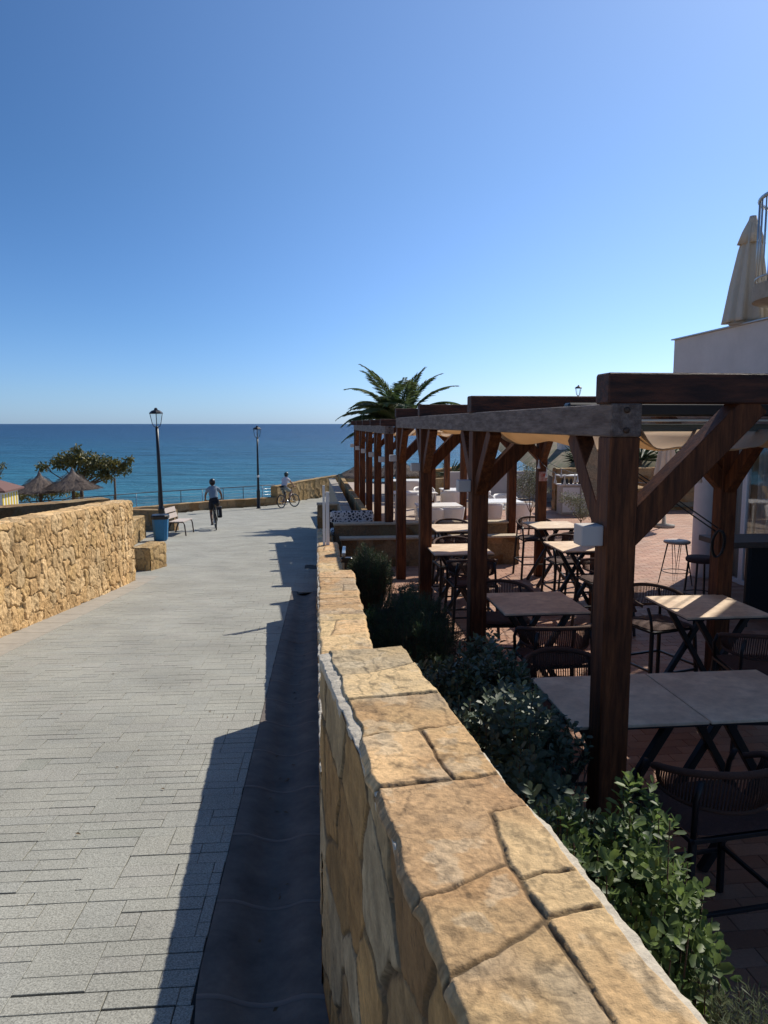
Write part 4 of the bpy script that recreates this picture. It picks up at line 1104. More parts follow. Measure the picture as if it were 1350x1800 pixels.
m = MB(); m.bbox((5.3, 9.7, -0.5), (1.0, 0.04, 0.98), 0.1, 0.004); m.build('panel', M['dark'], bc)

# ================================================================== BUILDING ON THE RIGHT
bd = thing('restaurant_building', 'white building with a plain parapet at the right edge behind the pergola', 'building', (0, 0, 0))
FU = 6.75 * math.cos(ALPHA)
v1_, v0_ = row_v(13.75, FU), -3.0
m = MB(); Zt0, Zb0 = 3.11, 2.08
m.cbeam(L2(FU + 2.5, v0_, (Zt0 + Zb0) / 2), L2(FU + 2.5, v1_, (Zt0 + Zb0) / 2), 5.0, Zt0 - Zb0, 0.004, side=ACR); m.build('parapet', M['white'], bd)
m = MB(); m.cbeam(L2(FU + 2.5, v0_, Zt0 + 0.012), L2(FU + 2.5, v1_ + 0.04, Zt0 + 0.012), 5.1, 0.022, 0.004, side=ACR); m.build('coping', M['steel'], bd)
m = MB(); m.lathe([(0.185, 0), (0.18, 0.02), (0.18, 3.06), (0.185, 3.08)], (5.46, 12.5, TZ), 32); m.build('column', M['white'], bd)
# glazed front set back behind the column line
GU = FU + 0.32
for i in range(9):
    va, vb = v1_ - 0.9 - i * 1.05, v1_ - 0.9 - (i + 1) * 1.05
    f = MB()
    for vv in (va - 0.025, vb + 0.025): f.cbeam(L2(GU, vv, TZ), L2(GU, vv, Zb0), 0.05, 0.07, 0.004, rotz=ALPHA)
    for zz in (TZ + 0.04, Zb0 - 0.04): f.cbeam(L2(GU, va - 0.05, zz), L2(GU, vb + 0.05, zz), 0.05, 0.07, 0.004, side=ACR)
    fo = f.build('window', M['whitepaint'], bd)
    g_ = MB(); g_.cbeam(L2(GU, va - 0.05, (TZ + Zb0) / 2), L2(GU, vb + 0.05, (TZ + Zb0) / 2), 0.008, Zb0 - TZ - 0.14, 0.001, side=ACR); g_.build('pane', M['glass'], fo)
    # curtain folds behind
    nn = 60; vs = []; 
    for k in range(nn):
        t = k / (nn - 1); vv = va - 0.06 + (vb - va + 0.12) * t
        uu = GU + 0.14 + 0.03 * math.sin(t * 42 + i) + 0.012 * math.sin(t * 97)
        vs += [L2(uu, vv, TZ + 0.05), L2(uu, vv, Zb0 - 0.05)]
    c_ = MB(); c_.add(vs, [(2 * k, 2 * k + 2, 2 * k + 3, 2 * k + 1) for k in range(nn - 1)], 0, True); co = c_.build('curtain', M['curtain'], fo)
    md = co.modifiers.new('thick', 'SOLIDIFY'); md.thickness = 0.004
m = MB(); m.cbeam(L2(FU + 4.8, v0_, 0.6), L2(FU + 4.8, v1_ - 0.9, 0.6), 0.2, 2.8, 0.01, side=ACR); m.cbeam(L2(GU, v1_ - 0.85, 0.65), L2(FU + 4.7, v1_ - 0.85, 0.65), 0.12, 2.7, 0.01, side=ROW)
m.build('wall', M['white'], bd)
# unseen upper storey, set back, raised to shade the terrace, with the rounded balcony
m = MB(); m.cbeam(L2(9.9, v0_, 5.9), L2(9.9, 10.5, 5.9), 3.9, 5.5, 0.01, side=ACR); m.build('upper_wall', M['white'], bd)
bal = MB(); ctr = L2(7.11, 9.8, 0); rb = 0.86
def capsule(r, n=20, L_=1.4):
    out = []
    for i in range(n + 1):
        a = math.pi / 2 + math.pi * i / n
        out.append((ctr + Vector((r * math.cos(a), r * math.sin(a), 0))))
    out = [ctr + Vector((L_, r, 0))] + out + [ctr + Vector((L_, -r, 0))]
    return out
o_ = capsule(rb); n_ = len(o_)
vs = [p + Vector((0, 0, 3.31)) for p in o_] + [p + Vector((0, 0, 3.53)) for p in o_]
bal.add(vs, [tuple(reversed(range(n_))), tuple(range(n_, 2 * n_))] + [(i, (i + 1) % n_, (i + 1) % n_ + n_, i + n_) for i in range(n_)])
bo = bal.build('balcony', M['plaster'], bd)
r_ = capsule(rb - 0.03)
rl = MB(); rl.tube([p + Vector((0, 0, 4.70)) for p in r_], 0.028, 8); rl.tube([p + Vector((0, 0, 3.62)) for p in r_], 0.015, 6)
for p in r_[::1]:
    rl.tube([p + Vector((0, 0, 3.5)), p + Vector((0, 0, 4.70))], 0.010, 6)
rl.build('railing', M['steel'], bo)
# round dark sign on the parapet
sg = MB(); pc = L2(FU - 0.03, row_v(10.3, FU), 2.57)
ax = Matrix.Rotation(ALPHA, 3, 'Z') @ Matrix.Rotation(R(-90), 3, 'Y')
sg.lathe([(0, 0), (0.28, 0), (0.29, 0.012), (0.29, 0.03), (0.28, 0.04), (0, 0.04)], pc, 36, axis=ax)
o = sg.build('round_sign', M['black'], bd)

# closed parasols
def closed_parasol(name, label, loc, h, canopy_len, rw, pole_r=0.025, base=True, lean=0.0, seed=0):
    root = thing(name, label, 'parasol', loc)
    m = MB(); m.tube([(0, 0, 0), (0, 0, h - 0.05)], pole_r, 10); m.build('pole', M['whitepaint'], root)
    m = MB(); m.lathe([(0.0, 0), (0.25, 0), (0.27, 0.02), (0.27, 0.06), (0.06, 0.09), (0.04, 0.3), (0, 0.3)], (0, 0, 0), 20); m.build('base', M['conc'], root)
    zt = h; zb = h - canopy_len
    fold = lambda a, z: 1 + (0.16 * math.sin(a * 8 + seed) + 0.06 * math.sin(a * 5 + 2 * seed) + 0.05 * math.sin(a * 19)) * min(1, (zt - z) / 0.4)
    m = MB(); m.lathe([(0.02, zt), (rw * 0.30, zt - 0.10), (rw * 0.5, zt - canopy_len * 0.3), (rw * 0.75, zt - canopy_len * 0.62), (rw * 0.97, zb + 0.06), (rw, zb), (rw * 0.9, zb + 0.01), (rw * 0.55, zt - canopy_len * 0.5), (0.03, zt - 0.1)], (0, 0, 0), 96, wob=fold)
    m.build('canopy', M['umbrella'], root)
    fold2 = lambda a, z: 1 + (0.12 * math.sin(a * 4 + seed + 1) + 0.08 * math.sin(a * 9)) * min(1, (zt - z) / 0.2)
    m = MB(); m.lathe([(0.0, zt + 0.03), (0.05, zt + 0.03), (rw * 0.2, zt - 0.03), (rw * 0.40, zt - canopy_len * 0.13), (rw * 0.58, zt - canopy_len * 0.25), (rw * 0.53, zt - canopy_len * 0.245), (0.02, zt - 0.02)], (0, 0, 0), 96, wob=fold2)
    m.build('vent_flap', M['umbrella'], root)
    return root
closed_parasol('closed_parasol', 'large closed cream parasol standing up on the roof terrace at the right', (5.64, 11.75, 3.12), 1.60, 1.56, 0.31, seed=1)
closed_parasol('closed_parasol', 'closed white parasol in front of the back wall, seen between pergola beam and brace', (7.1, 18.6, TZ), 2.6, 1.3, 0.25, seed=3)

# ================================================================== PLANTER WALLS, STAIR WALLS
def slabwall(name, label, u0, u1, v, th, z0, z1, seed, pal=PAL_BROWN * 0.9, capm=None):
    p0, p1 = L2(u0, v, 0), L2(u1, v, 0)
    root = thing(name, label, 'wall', (0, 0, 0))
    wall_mesh('wall_face', [(p0.x, p0.y), (p1.x, p1.y)], -0.0 - th, z0, z1 - 0.035, (0.3, 0.3), 0.014, 0.022, seed, pal, parent=root)
    m = MB(); m.cbeam(p0 + Vector((0, 0, z1 - 0.018)) + ROW * th / 2 - ACR * 0.02, p1 + Vector((0, 0, z1 - 0.018)) + ROW * th / 2 + ACR * 0.02, th + 0.05, 0.04, 0.006, side=ROW); m.build('wall_cap', capm or M['capplain'], root)
    return root
M['capplain'] = mat('sandstone_coping', (0.52, 0.42, 0.29), 0.85, var=0.2, vscale=5, bump=0.5, bscale=25)
slabwall('planter_wall', 'brown stone planter wall across the terrace behind the farthest bar tables', 0.62, 3.93, 13.25, 0.22, TZ, -0.46, 310)
slabwall('planter_wall', 'second higher brown stone planter wall just behind the first one', 0.53, 3.87, 13.85, 0.2, TZ, -0.27, 320)
slabwall('stone_wall', 'small dark stone wall across the end of the capped wall, behind the white post', 0.27, 0.74, 17.4, 0.25, -2.0, -0.27, 330)
# dark recess (cupboard door) in that wall
m = MB(); m.bbox(L2(0.52, 17.33, -0.62), (0.24, 0.04, 0.42), ALPHA, 0.004); o = m.build('cupboard_door', mat('dark_brown_panel', (0.03, 0.014, 0.01), 0.6)); tag(o, 'small dark brown cupboard door set in the little stone wall behind the white post', 'door')
r1 = thing('parapet_wall', 'plastered parapet running along the left side of the far pergola', 'wall', (0, 0, 0))
def along(u, v0, v1, w, zb, zt, name, mt, root):
    m = MB(); m.cbeam(L2(u, v0, (zb + zt) / 2), L2(u, v1, (zb + zt) / 2), w, zt - zb, 0.006, side=ACR); return m.build(name, mt, root)
along(0.86, 14.75, 24.6, 0.17, -3.1, -0.27, 'wall_body', M['plaster'], r1)
for k, (a, b, z) in enumerate(((14.7, 16.6, -0.25), (16.62, 19.3, -0.235), (19.32, 24.65, -0.22))):
    along(0.86, a, b, 0.22, z - 0.02, z + 0.02, 'wall_cap', M['conc'], r1)
p0, p1 = L2(1.25, 15.0, 0), L2(1.25, 26.0, 0)
w = wall_mesh('stone_wall', [(p0.x, p0.y), (p1.x, p1.y)], -0.12, -3.0, -0.15, (0.35, 0.35), 0.015, 0.05, 340, PAL_GOLD * 0.75)
tag(w, 'thin stone wall close along the left posts of the far pergola', 'wall')
# patterned bench panel
def mosaic():
    m = bpy.data.materials.new('black_white_mosaic'); m.use_nodes = True
    nt = m.node_tree; N = nt.nodes; L = nt.links; p = N['Principled BSDF']; p.inputs['Roughness'].default_value = 0.5
    tc = N.new('ShaderNodeTexCoord'); vo = N.new('ShaderNodeTexVoronoi'); vo.inputs['Scale'].default_value = 17; vo.feature = 'DISTANCE_TO_EDGE'
    no = N.new('ShaderNodeTexNoise'); no.inputs['Scale'].default_value = 9
    L.new(tc.outputs['Object'], vo.inputs['Vector']); L.new(tc.outputs['Object'], no.inputs['Vector'])
    mu = N.new('ShaderNodeMath'); mu.operation = 'MULTIPLY'; L.new(vo.outputs[0], mu.inputs[0]); L.new(no.outputs[0], mu.inputs[1])
    cr = N.new('ShaderNodeValToRGB'); cr.color_ramp.elements[0].position = 0.07; cr.color_ramp.elements[0].color = (0.62, 0.62, 0.62, 1)
    cr.color_ramp.elements[1].position = 0.085; cr.color_ramp.elements[1].color = (0.02, 0.025, 0.04, 1)
    L.new(mu.outputs[0], cr.inputs[0]); L.new(cr.outputs[0], p.inputs['Base Color'])
    return m
bn = thing('mosaic_bench', 'low bench covered in black and white mosaic beside the stair wall', 'bench', (0, 0, 0))
ms_ = mosaic()
m = MB(); m.bbox(L2(0.9, 14.55, -0.23), (0.86, 0.10, 0.24), ALPHA, 0.03); m.build('backrest', ms_, bn)
m = MB(); m.bbox(L2(0.9, 14.35, -0.5), (0.86, 0.4, 0.12), ALPHA, 0.03); m.build('seat', ms_, bn)
m = MB(); m.bbox(L2(0.9, 14.36, -0.96), (0.8, 0.34, 0.8), ALPHA, 0.01); m.build('base', M['plaster'], bn)
# white post with a bracket on the capped wall
wp = thing('white_post', 'slim white upright post standing on the capped wall', 'post', (-0.70, 9.1, 0.085), ALPHA)
m = MB(); m.bbox((0, 0, 0.34), (0.045, 0.03, 0.68), 0, 0.003); m.build('upright', M['whitepaint'], wp)
m = MB(); m.bbox((-0.045, 0.02, 0.385), (0.03, 0.02, 0.75), 0, 0.003); m.build('rail', M['whitepaint'], wp)
m = MB(); m.bbox((0, 0, 0.008), (0.1, 0.08, 0.016), 0, 0.003); m.build('foot_plate', mat('rusty_metal', (0.22, 0.09, 0.04), 0.8), wp)
bh = thing('metal_handrail', 'short slanting grey metal rail with a dark clamp behind the white post', 'handrail', (0, 0, 0))
m = MB(); m.cbeam((-0.62, 11.4, -0.32), (-0.56, 10.1, -0.20), 0.05, 0.05, 0.006); m.build('rail', M['steel'], bh)
m = MB(); m.bbox((-0.52, 10.15, -0.28), (0.16, 0.1, 0.07), 0, 0.01); m.build('clamp', M['black'], bh)
m = MB(); m.cbeam((-0.58, 10.4, -0.75), (-0.58, 10.4, -0.24), 0.03, 0.03, 0.004); m.build('support', M['steel'], bh)
bl = thing('bollard_light', 'short dark path light post in the planting by the second pergola post', 'bollard', (0.40, 5.32, TZ))
m = MB(); m.bbox((0, 0, 0.2), (0.055, 0.055, 0.36), ALPHA, 0.004); m.build('body', M['bronze'], bl)
m = MB(); m.bbox((0, 0, 0.395), (0.065, 0.065, 0.03), ALPHA, 0.004); m.build('lid', M['black'], bl)

# ================================================================== PLANTS
def leaves(name, P, D, Nn, ln, wd, m, parent=None, obov=0.68, fold=0.25, droop=0.12):
    P = np.asarray(P, float); D = np.asarray(D, float); Nn = np.asarray(Nn, float)
    D = D / np.linalg.norm(D, axis=1, keepdims=True)
    S = np.cross(D, Nn); S /= (np.linalg.norm(S, axis=1, keepdims=True) + 1e-9); U = np.cross(S, D)
    ln = np.broadcast_to(np.asarray(ln, float), (len(P),))[:, None]; wd = np.broadcast_to(np.asarray(wd, float), (len(P),))[:, None]
    a = 1 - obov if obov < 0.8 else 0.42
    wa, wb = (0.36, 0.5) if obov < 0.8 else (0.44, 0.43)
    def pt(t, w, up): return P + D * ln * t + S * wd * w + U * (up * wd - droop * ln * t * t)
    vs = np.stack([pt(0, 0, 0), pt(a, -wa, fold * wa), pt(obov, -wb, fold * wb), pt(1, 0, 0), pt(obov, wb, fold * wb), pt(a, wa, fold * wa)], 1).reshape(-1, 3)
    b = np.arange(len(P))[:, None] * 6
    f = np.concatenate([b + np.array([[0, 3, 2, 1]]), b + np.array([[0, 5, 4, 3]])])
    return raw(name, vs, f, m, parent, smooth=True)
def unit(v): return v / (np.linalg.norm(v, axis=-1, keepdims=True) + 1e-9)
def ell_points(rr, n, c, r, shell=0.55, up=True, lump=0.18, seed=0):
    d = unit(rr.normal(size=(n, 3)))
    if up: d[:, 2] = np.where(d[:, 2] < -0.35, -d[:, 2], d[:, 2])
    k = shell + (1 - shell) * rr.random((n, 1)) ** 0.6
    lumps = 1 + lump * (np.sin(d[:, :1] * 6 + seed) + np.sin(d[:, 1:2] * 9 + d[:, 2:] * 5 + seed)) * 0.7
    return np.array(c) + d * np.array(r) * k * lumps, d
def bush_round(label, c, r, n, size, m, seed, light=None):
    """shrub with rosettes of rounded leaves at its twig ends"""
    rr = np.random.default_rng(seed)
    root = thing('round_leaf_shrub', label, 'shrub', (c[0], c[1], TZ))
    c0 = np.array((0, 0, c[2] - TZ))
    tips, d = ell_points(rr, n, c0, r, 0.45, seed=seed)
    P, D, Nn, Ln = [], [], [], []
    for t, dd in zip(tips, d):
        ax = unit(dd * np.array((0.8, 0.8, 0.6)) + np.array((0, 0, 0.75)) + rr.normal(size=3) * 0.3)
        rs_ = rr.uniform(0.75, 1.25); k = rr.integers(5, 11); s1 = unit(np.cross(ax, (0.3, 0.2, 1.0))); s2 = np.cross(ax, s1); a0 = rr.random() * 6.28
        for j in range(k):
            a = a0 + j * 2.4; tilt = 0.35 + 0.95 * (1 - j / k)
            rad = s1 * math.cos(a) + s2 * math.sin(a)
            P.append(t - ax * 0.012 * (k - j) * size / 0.045); D.append(ax * math.cos(tilt) + rad * math.sin(tilt)); Nn.append(ax * math.sin(tilt) - rad * math.cos(tilt) + 1e-3)
            Ln.append(size * (0.7 + 0.5 * (1 - j / k)) * rs_ * rr.uniform(0.8, 1.2))
    Ln = np.array(Ln)
    leaves('foliage', P, D, Nn, Ln, Ln * 0.58, m, root, obov=0.83)
    tw = MB()
    for i in range(0, n, 3):
        t = Vector(tips[i]); b = Vector((t.x * 0.25 + rr.normal() * 0.05, t.y * 0.35 + rr.normal() * 0.08, 0.0))
        mid = (t + b) / 2 + Vector((t.x * 0.25, t.y * 0.25, -0.02)); tw.tube([b, mid, t], [0.007, 0.0045, 0.002], 4)
    tw.build('stem', M['bark'], root)
    return root
def bush_needle(label, c, r, n, k, ln, m, seed, shoot=0.14, name='needle_leaf_shrub', wd=0.14):
    rr = np.random.default_rng(seed)
    root = thing(name, label, 'shrub', (c[0], c[1], TZ))
    c0 = np.array((0, 0, c[2] - TZ))
    tips, d = ell_points(rr, n, c0, r, 0.5, lump=0.12, seed=seed)
    ax = unit(d * np.array((0.7, 0.7, 0.5)) + np.array((0, 0, 0.8)) + rr.normal(size=(n, 3)) * 0.28)
    t = np.linspace(0, 1, k)[None, :, None]
    base = tips[:, None, :] - ax[:, None, :] * shoot * (1 - t)
    rad = unit(rr.normal(size=(n, k, 3))); rad = unit(rad - ax[:, None, :] * (rad * ax[:, None, :]).sum(-1, keepdims=True))
    D = unit(ax[:, None, :] * (0.55 + 0.6 * t) + rad * 0.9)
    Nn = np.cross(D, rr.normal(size=D.shape))
    L_ = ln * rr.uniform(0.7, 1.2, (n * k,))
    leaves('foliage', base.reshape(-1, 3), D.reshape(-1, 3), Nn.reshape(-1, 3), L_, L_ * wd, m, root, obov=0.6, fold=0.1)
    tw = MB()
    for i in range(0, n, 4):
        p = Vector(tips[i]); b = Vector((p.x * 0.3, p.y * 0.6, 0.0)); tw.tube([b, (p + b) / 2 + Vector((p.x * 0.2, p.y * 0.1, 0)), p], [0.006, 0.004, 0.002], 4)
    tw.build('stem', M['bark'], root)
    return root
bush_round('round leaved shrub lit lime green at the foot of the nearest pergola post', (0.78, 2.24, -0.08), (0.33, 0.46, 0.44), 520, 0.043, M['leaf'], 31)
bush_round('small round leaved sprig in light against the wall cap', (0.47, 2.15, -0.08), (0.13, 0.2, 0.32), 60, 0.042, M['leaf'], 37)
bush_round('large grey green round leaved shrub between the wall and the shaded bar table', (0.52, 3.75, -0.17), (0.52, 1.10, 0.52), 2200, 0.047, M['leaf_dk'], 32)
bush_needle('dark fine leaved shrub spreading below the second pergola post', (0.24, 6.35, -0.36), (0.44, 1.25, 0.50), 2200, 26, 0.030, M['rosemary'], 33)
bush_needle('upright dark shrub with sunlit tips at the stone planter wall', (-0.2, 9.3, -0.42), (0.33, 0.8, 0.46), 1200, 24, 0.034, M['rosemary'], 34)
bush_round('small bright green leafy plant against the wall beside the dark fine leaved shrub', (-0.13, 6.9, -0.42), (0.10, 0.5, 0.30), 90, 0.035, M['leaf'], 35)
bush_needle('feathery silver green plant in the bottom right corner', (1.0, 1.68, -0.22), (0.30, 0.28, 0.40), 420, 28, 0.030, M['lavender'], 36, name='feathery_shrub')

def crown_leaves(rr, blobs, n, ln, wd, m, name, parent, droopy=0.3):
    P = []; 
    w = np.array([b[3] ** 2 for b in blobs]); w = w / w.sum()
    for _ in range(n):
        b = blobs[rr.choice(len(blobs), p=w)]
        d = unit(rr.normal(size=3)); P.append(np.array(b[:3]) + d * b[3] * np.array((1, 1, 0.7)) * rr.random() ** 0.45)
    P = np.array(P); D = unit(rr.normal(size=P.shape) + np.array((0, 0, -droopy))); Nn = unit(rr.normal(size=P.shape) + np.array((0, 0, 1)))
    L_ = ln * rr.uniform(0.6, 1.3, len(P))
    return leaves(name, P, D, Nn, L_, L_ * wd, m, parent, obov=0.55)
def tree(name, label, loc, blobs, n, ln, wd, m, seed, trunk_r=0.1):
    rr = np.random.default_rng(seed)
    root = thing(name, label, 'tree', loc)
    crown_leaves(rr, blobs, n, ln, wd, m, 'crown', root)
    t = MB(); zc = min(b[2] for b in blobs)
    fork = Vector((0.05, 0, zc * 0.55)); t.tube([(0, 0, 0), (0.04, 0.02, zc * 0.3), fork], [trunk_r, trunk_r * 0.8, trunk_r * 0.65], 10)
    for b in blobs:
        e = Vector(b[:3]); mid = fork.lerp(e, 0.5) + Vector((0, 0, -0.08))
        t.tube([fork, mid, e], [trunk_r * 0.5, trunk_r * 0.3, trunk_r * 0.1], 7)
        for k in range(3):
            e2 = e + Vector(unit(rr.normal(size=3))) * b[3] * 0.8; t.tube([mid.lerp(e, 0.5), e2], [trunk_r * 0.16, trunk_r * 0.05], 5)
    t.build('trunk', M['bark'], root)
    return root
tree('fig_tree', 'dark bushy tree behind the thatched parasols, against the sea', (-14.0, 34.0, -2.1),
     [(-1.7, 0, 1.75, 0.3), (-0.9, 0.1, 1.95, 0.5), (-0.3, 0, 2.1, 0.62), (0.35, 0, 2.05, 0.62), (0.9, 0.1, 1.9, 0.6), (1.5, 0, 1.85, 0.5), (2.0, 0.1, 1.65, 0.42), (0.2, 0.2, 1.5, 0.5), (1.2, 0, 1.35, 0.42), (-0.1, 0, 2.55, 0.25), (2.3, 0, 2.05, 0.25)], 3600, 0.18, 0.45, M['treeleaf'], 41)
tree('fig_tree', 'lower bushy tree behind the left thatched parasol', (-16.3, 34.5, -3.0),
     [(-0.6, 0, 1.3, 0.4), (0, 0, 1.45, 0.45), (0.6, 0, 1.4, 0.4), (1.3, 0, 1.5, 0.35), (1.9, 0, 1.3, 0.3)], 900, 0.17, 0.45, M['treeleaf'], 42, 0.07)
tree('fig_tree', 'thin branched tree cut by the left edge of the picture', (-17.6, 33.0, -3.0),
     [(-0.2, 0, 2.2, 0.3), (0.25, 0, 2.3, 0.28), (0.55, 0, 2.75, 0.2), (-0.4, 0, 2.4, 0.3), (0.0, 0, 1.9, 0.35)], 420, 0.16, 0.45, M['treeleaf'], 43, 0.06)
tree('olive_tree', 'small olive tree in the terrace left of the far right pergola post', (3.2, 16.3, TZ), [(0, 0, 1.15, 0.30), (0.15, 0, 1.4, 0.28), (-0.2, 0.05, 1.35, 0.27), (0.0, 0, 1.62, 0.22), (0.25, 0, 1.15, 0.22)], 2600, 0.055, 0.28, M['olive'], 44, 0.02)
tree('olive_tree', 'small olive bush right of the far right pergola post, in front of the white cabinet', (4.65, 17.5, TZ), [(0, 0, 0.75, 0.32), (0.3, 0, 1.0, 0.24), (-0.3, 0, 0.85, 0.24), (0.1, 0, 0.5, 0.25)], 2400, 0.055, 0.28, M['olive'], 45, 0.02)

# palm
def palm():
    rr = np.random.default_rng(50)
    root = thing('palm_tree', 'date palm with arching green fronds rising behind the pergolas against the sky', 'palm', (0.62, 28.0, -1.6))
    H = 3.15
    tr = MB(); n = 44
    prof = []
    for i in range(n):
        z = H * i / (n - 1); prof.append((0.17 + 0.05 * math.exp(-z * 2) + (0.05 if i > n - 8 else 0) + 0.022 * (i % 2), z))
    tr.lathe(prof, (0, 0, 0), 14, wob=lambda a, z: 1 + 0.12 * math.sin(a * 7 + z * 9)); tr.build('trunk', M['bark'], root)
    fr = []
    # (azimuth, elevation at the base, length, curl)
    for a, e, l, c in ((180, 38, 2.35, 1.05), (170, 66, 2.5, 1.05), (195, 80, 2.6, 0.75), (186, 8, 2.1, 0.75), (150, 58, 2.2, 1.2), (10, 62, 2.5, 0.85), (-8, 50, 2.5, 1.1), (20, 76, 2.45, 0.8), (0, 26, 2.2, 1.0), (-30, 42, 2.2, 1.1),
                       (100, 60, 2.3, 1.1), (75, 75, 2.4, 0.8), (-90, 52, 2.2, 1.2), (-70, 72, 2.3, 0.9), (-120, 60, 2.2, 1.1), (120, 40, 2.1, 1.1), (60, 40, 2.1, 1.1), (-150, 30, 2.1, 0.95), (160, 15, 2.0, 0.9), (35, 14, 2.0, 0.9), (-55, 20, 1.9, 0.9), (-100, 15, 1.8, 0.8), (215, 50, 2.3, 1.1), (-20, 86, 2.2, 0.6)):
        fr.append((a, e, l * 1.04, c))
    fr = [q for q in fr if q[1] > 24 or q[0] == 186]
    for a, e, l, c in fr + [(a_ + 17, e_ - 6, l_ * 0.95, c_) for a_, e_, l_, c_ in fr[::2]]:
        a = R(a + rr.normal() * 4); h = Vector((math.cos(a), math.sin(a), 0)); pts = []; n = 26; p = Vector((0.07 * h.x, 0.07 * h.y, H - 0.05)); an = R(e)
        P, D, Nn, Ln = [], [], [], []
        sd_ = h.cross(ZAX)
        for i in range(n):
            t = i / (n - 1); ang = an - c * 1.25 * t ** 1.4
            pts.append(p.copy()); d = h * math.cos(ang) + ZAX * math.sin(ang); upv = -h * math.sin(ang) + ZAX * math.cos(ang)
            if t > 0.1:
                for q in range(4):
                    for s in (-1, 1):
                        lf = 0.66 * (math.sin(min(1, (t - 0.06) * 1.25) * math.pi) ** 0.6 * 0.75 + 0.25) * rr.uniform(0.85, 1.1)
                        dd = d * (0.60 + 0.4 * t) + sd_ * s * (0.95 - 0.3 * t) + upv * 0.30 - ZAX * 0.38 + Vector(rr.normal(size=3)) * 0.05
                        P.append(p + d * (q / 4) * l / n); D.append(dd); Nn.append(upv - sd_ * s * 0.3); Ln.append(lf)
            p = p + d * l / (n - 1)
        st_ = MB(); st_.tube(pts, [0.022 * (1 - 0.85 * i / (n - 1)) + 0.003 for i in range(n)], 5); fo = st_.build('frond', M['palm'], root)
        Ln = np.array(Ln)
        leaves('leaflet', P, D, Nn, Ln, 0.05 + 0 * Ln, M['palm'], fo, obov=0.5, fold=0.3, droop=0.18)
palm()

def spiky(name, label, loc, n, l, w, seed, z0=0.0, mat_=None, cat='plant'):
    rr = np.random.default_rng(seed); root = thing(name, label, cat, loc)
    P, D, Nn, Ln = [], [], [], []
    for i in range(n):
        a = rr.random() * 6.283; e = math.asin(rr.uniform(0.05, 0.98)); d = np.array((math.cos(a) * math.cos(e), math.sin(a) * math.cos(e), math.sin(e)))
        P.append((0, 0, z0)); D.append(d); Nn.append((-math.cos(a) * math.sin(e), -math.sin(a) * math.sin(e), math.cos(e))); Ln.append(l * rr.uniform(0.7, 1.1))
    Ln = np.array(Ln); leaves('leaf_rosette', P, D, Nn, Ln, w, mat_ or M['agave'], root, obov=0.45, fold=0.5, droop=0.2)
    t = MB(); t.lathe([(0.05 + 0.04 * (z0 == 0), -0.1), (0.06, z0 * 0.5), (0.05, z0 + 0.02), (0, z0 + 0.04)], (0, 0, 0), 10); t.build('stem', M['bark'], root)
for i, (x, y, z, l, w, n, z0, lab) in enumerate((
        (2.75, 30.0, -1.2, 0.75, 0.05, 90, 0.75, 'spiky yucca seen past the second post, against the sea'),
        (6.8, 23.4, 0.3, 0.75, 0.09, 60, 0.1, 'dark agave on the back wall, left one in the gap of the near pergola bay'),
        (8.1, 23.4, 0.35, 0.85, 0.09, 60, 0.1, 'dark agave on the back wall just left of the nearest big post'),
        (10.8, 24.2, 0.4, 0.95, 0.07, 90, 0.15, 'tall dark spiky plant above the back wall, right of the folded white parasol'),
        (9.4, 24.5, 0.4, 0.6, 0.06, 70, 0.1, 'dark spiky plant above the back wall, left of the folded white parasol'),
        (6.4, 24.2, 0.3, 0.7, 0.07, 70, 0.1, 'dark spiky plant behind the small olive tree'))):
    spiky('agave_plant', lab, (x, y, z), n, l, w, 60 + i, z0)

# ================================================================== BACKGROUND OF THE TERRACE
p0, p1 = (5.15, 22.1), (15.7, 22.9)
w = wall_mesh('stone_wall', [p0, (10, 22.35), p1], -0.35, -1.2, lambda s: 0.27 + 0 * s, (0.4, 0.32), 0.03, 0.04, 350, PAL_BROWN)
tag(w, 'brown stone retaining wall at the back of the terrace, below the spiky plants', 'wall')
p = thing('white_house', 'low white rendered house wall showing behind the spiky plants', 'house', (0, 0, 0))
m = MB(); m.cbeam((6.6, 28, 0.5), (17, 29.4, 0.5), 0.4, 1.9, 0.01, side=(0, 1, 0)); m.build('wall', M['white'], p)
m = MB(); m.bbox((9.6, 28.2, 0.5), (1.0, 0.1, 1.0), 0.16, 0.01); m.build('window', mat('dark_window', (0.02, 0.025, 0.03), 0.2), p)
cb = thing('display_cabinet', 'white cabinet with a row of small dark jars standing against the back wall', 'cabinet', (5.66, 21.3, TZ), ALPHA)
m = MB(); m.bbox((0, 0.12, 0.42), (1.15, 0.36, 0.84), 0, 0.006); m.build('body', mat('greyed_white_wood', (0.40, 0.36, 0.31), 0.7, var=0.1), cb)
for zz in (0.86, 1.12): m = MB(); m.bbox((0, 0.1, zz), (1.25, 0.42, 0.03), 0, 0.004); m.build('shelf', M['whitepaint'], cb)
for k in range(9):
    m = MB(); m.lathe([(0.0, 0), (0.038, 0), (0.042, 0.02), (0.042, 0.10), (0.025, 0.13), (0.025, 0.16), (0, 0.16)], (-0.5 + k * 0.125, 0.05, 0.875), 10); m.build('jar', M['dark'], cb)
for k in (-0.28, 0.28): m = MB(); m.bbox((k, -0.07, 0.42), (0.5, 0.02, 0.72), 0, 0.004); m.build('door', M['whitepaint'], cb)
cb = thing('dark_cupboard', 'dark wooden cupboard beside the white cabinet', 'cupboard', (6.7, 21.4, TZ), ALPHA)
m = MB(); m.bbox((0, 0.1, 0.5), (0.55, 0.45, 1.0), 0, 0.006); m.build('body', M['counter'], cb)
m = MB(); m.bbox((0, -0.14, 0.5), (0.46, 0.02, 0.86), 0, 0.004); m.build('door', M['dark'], cb)

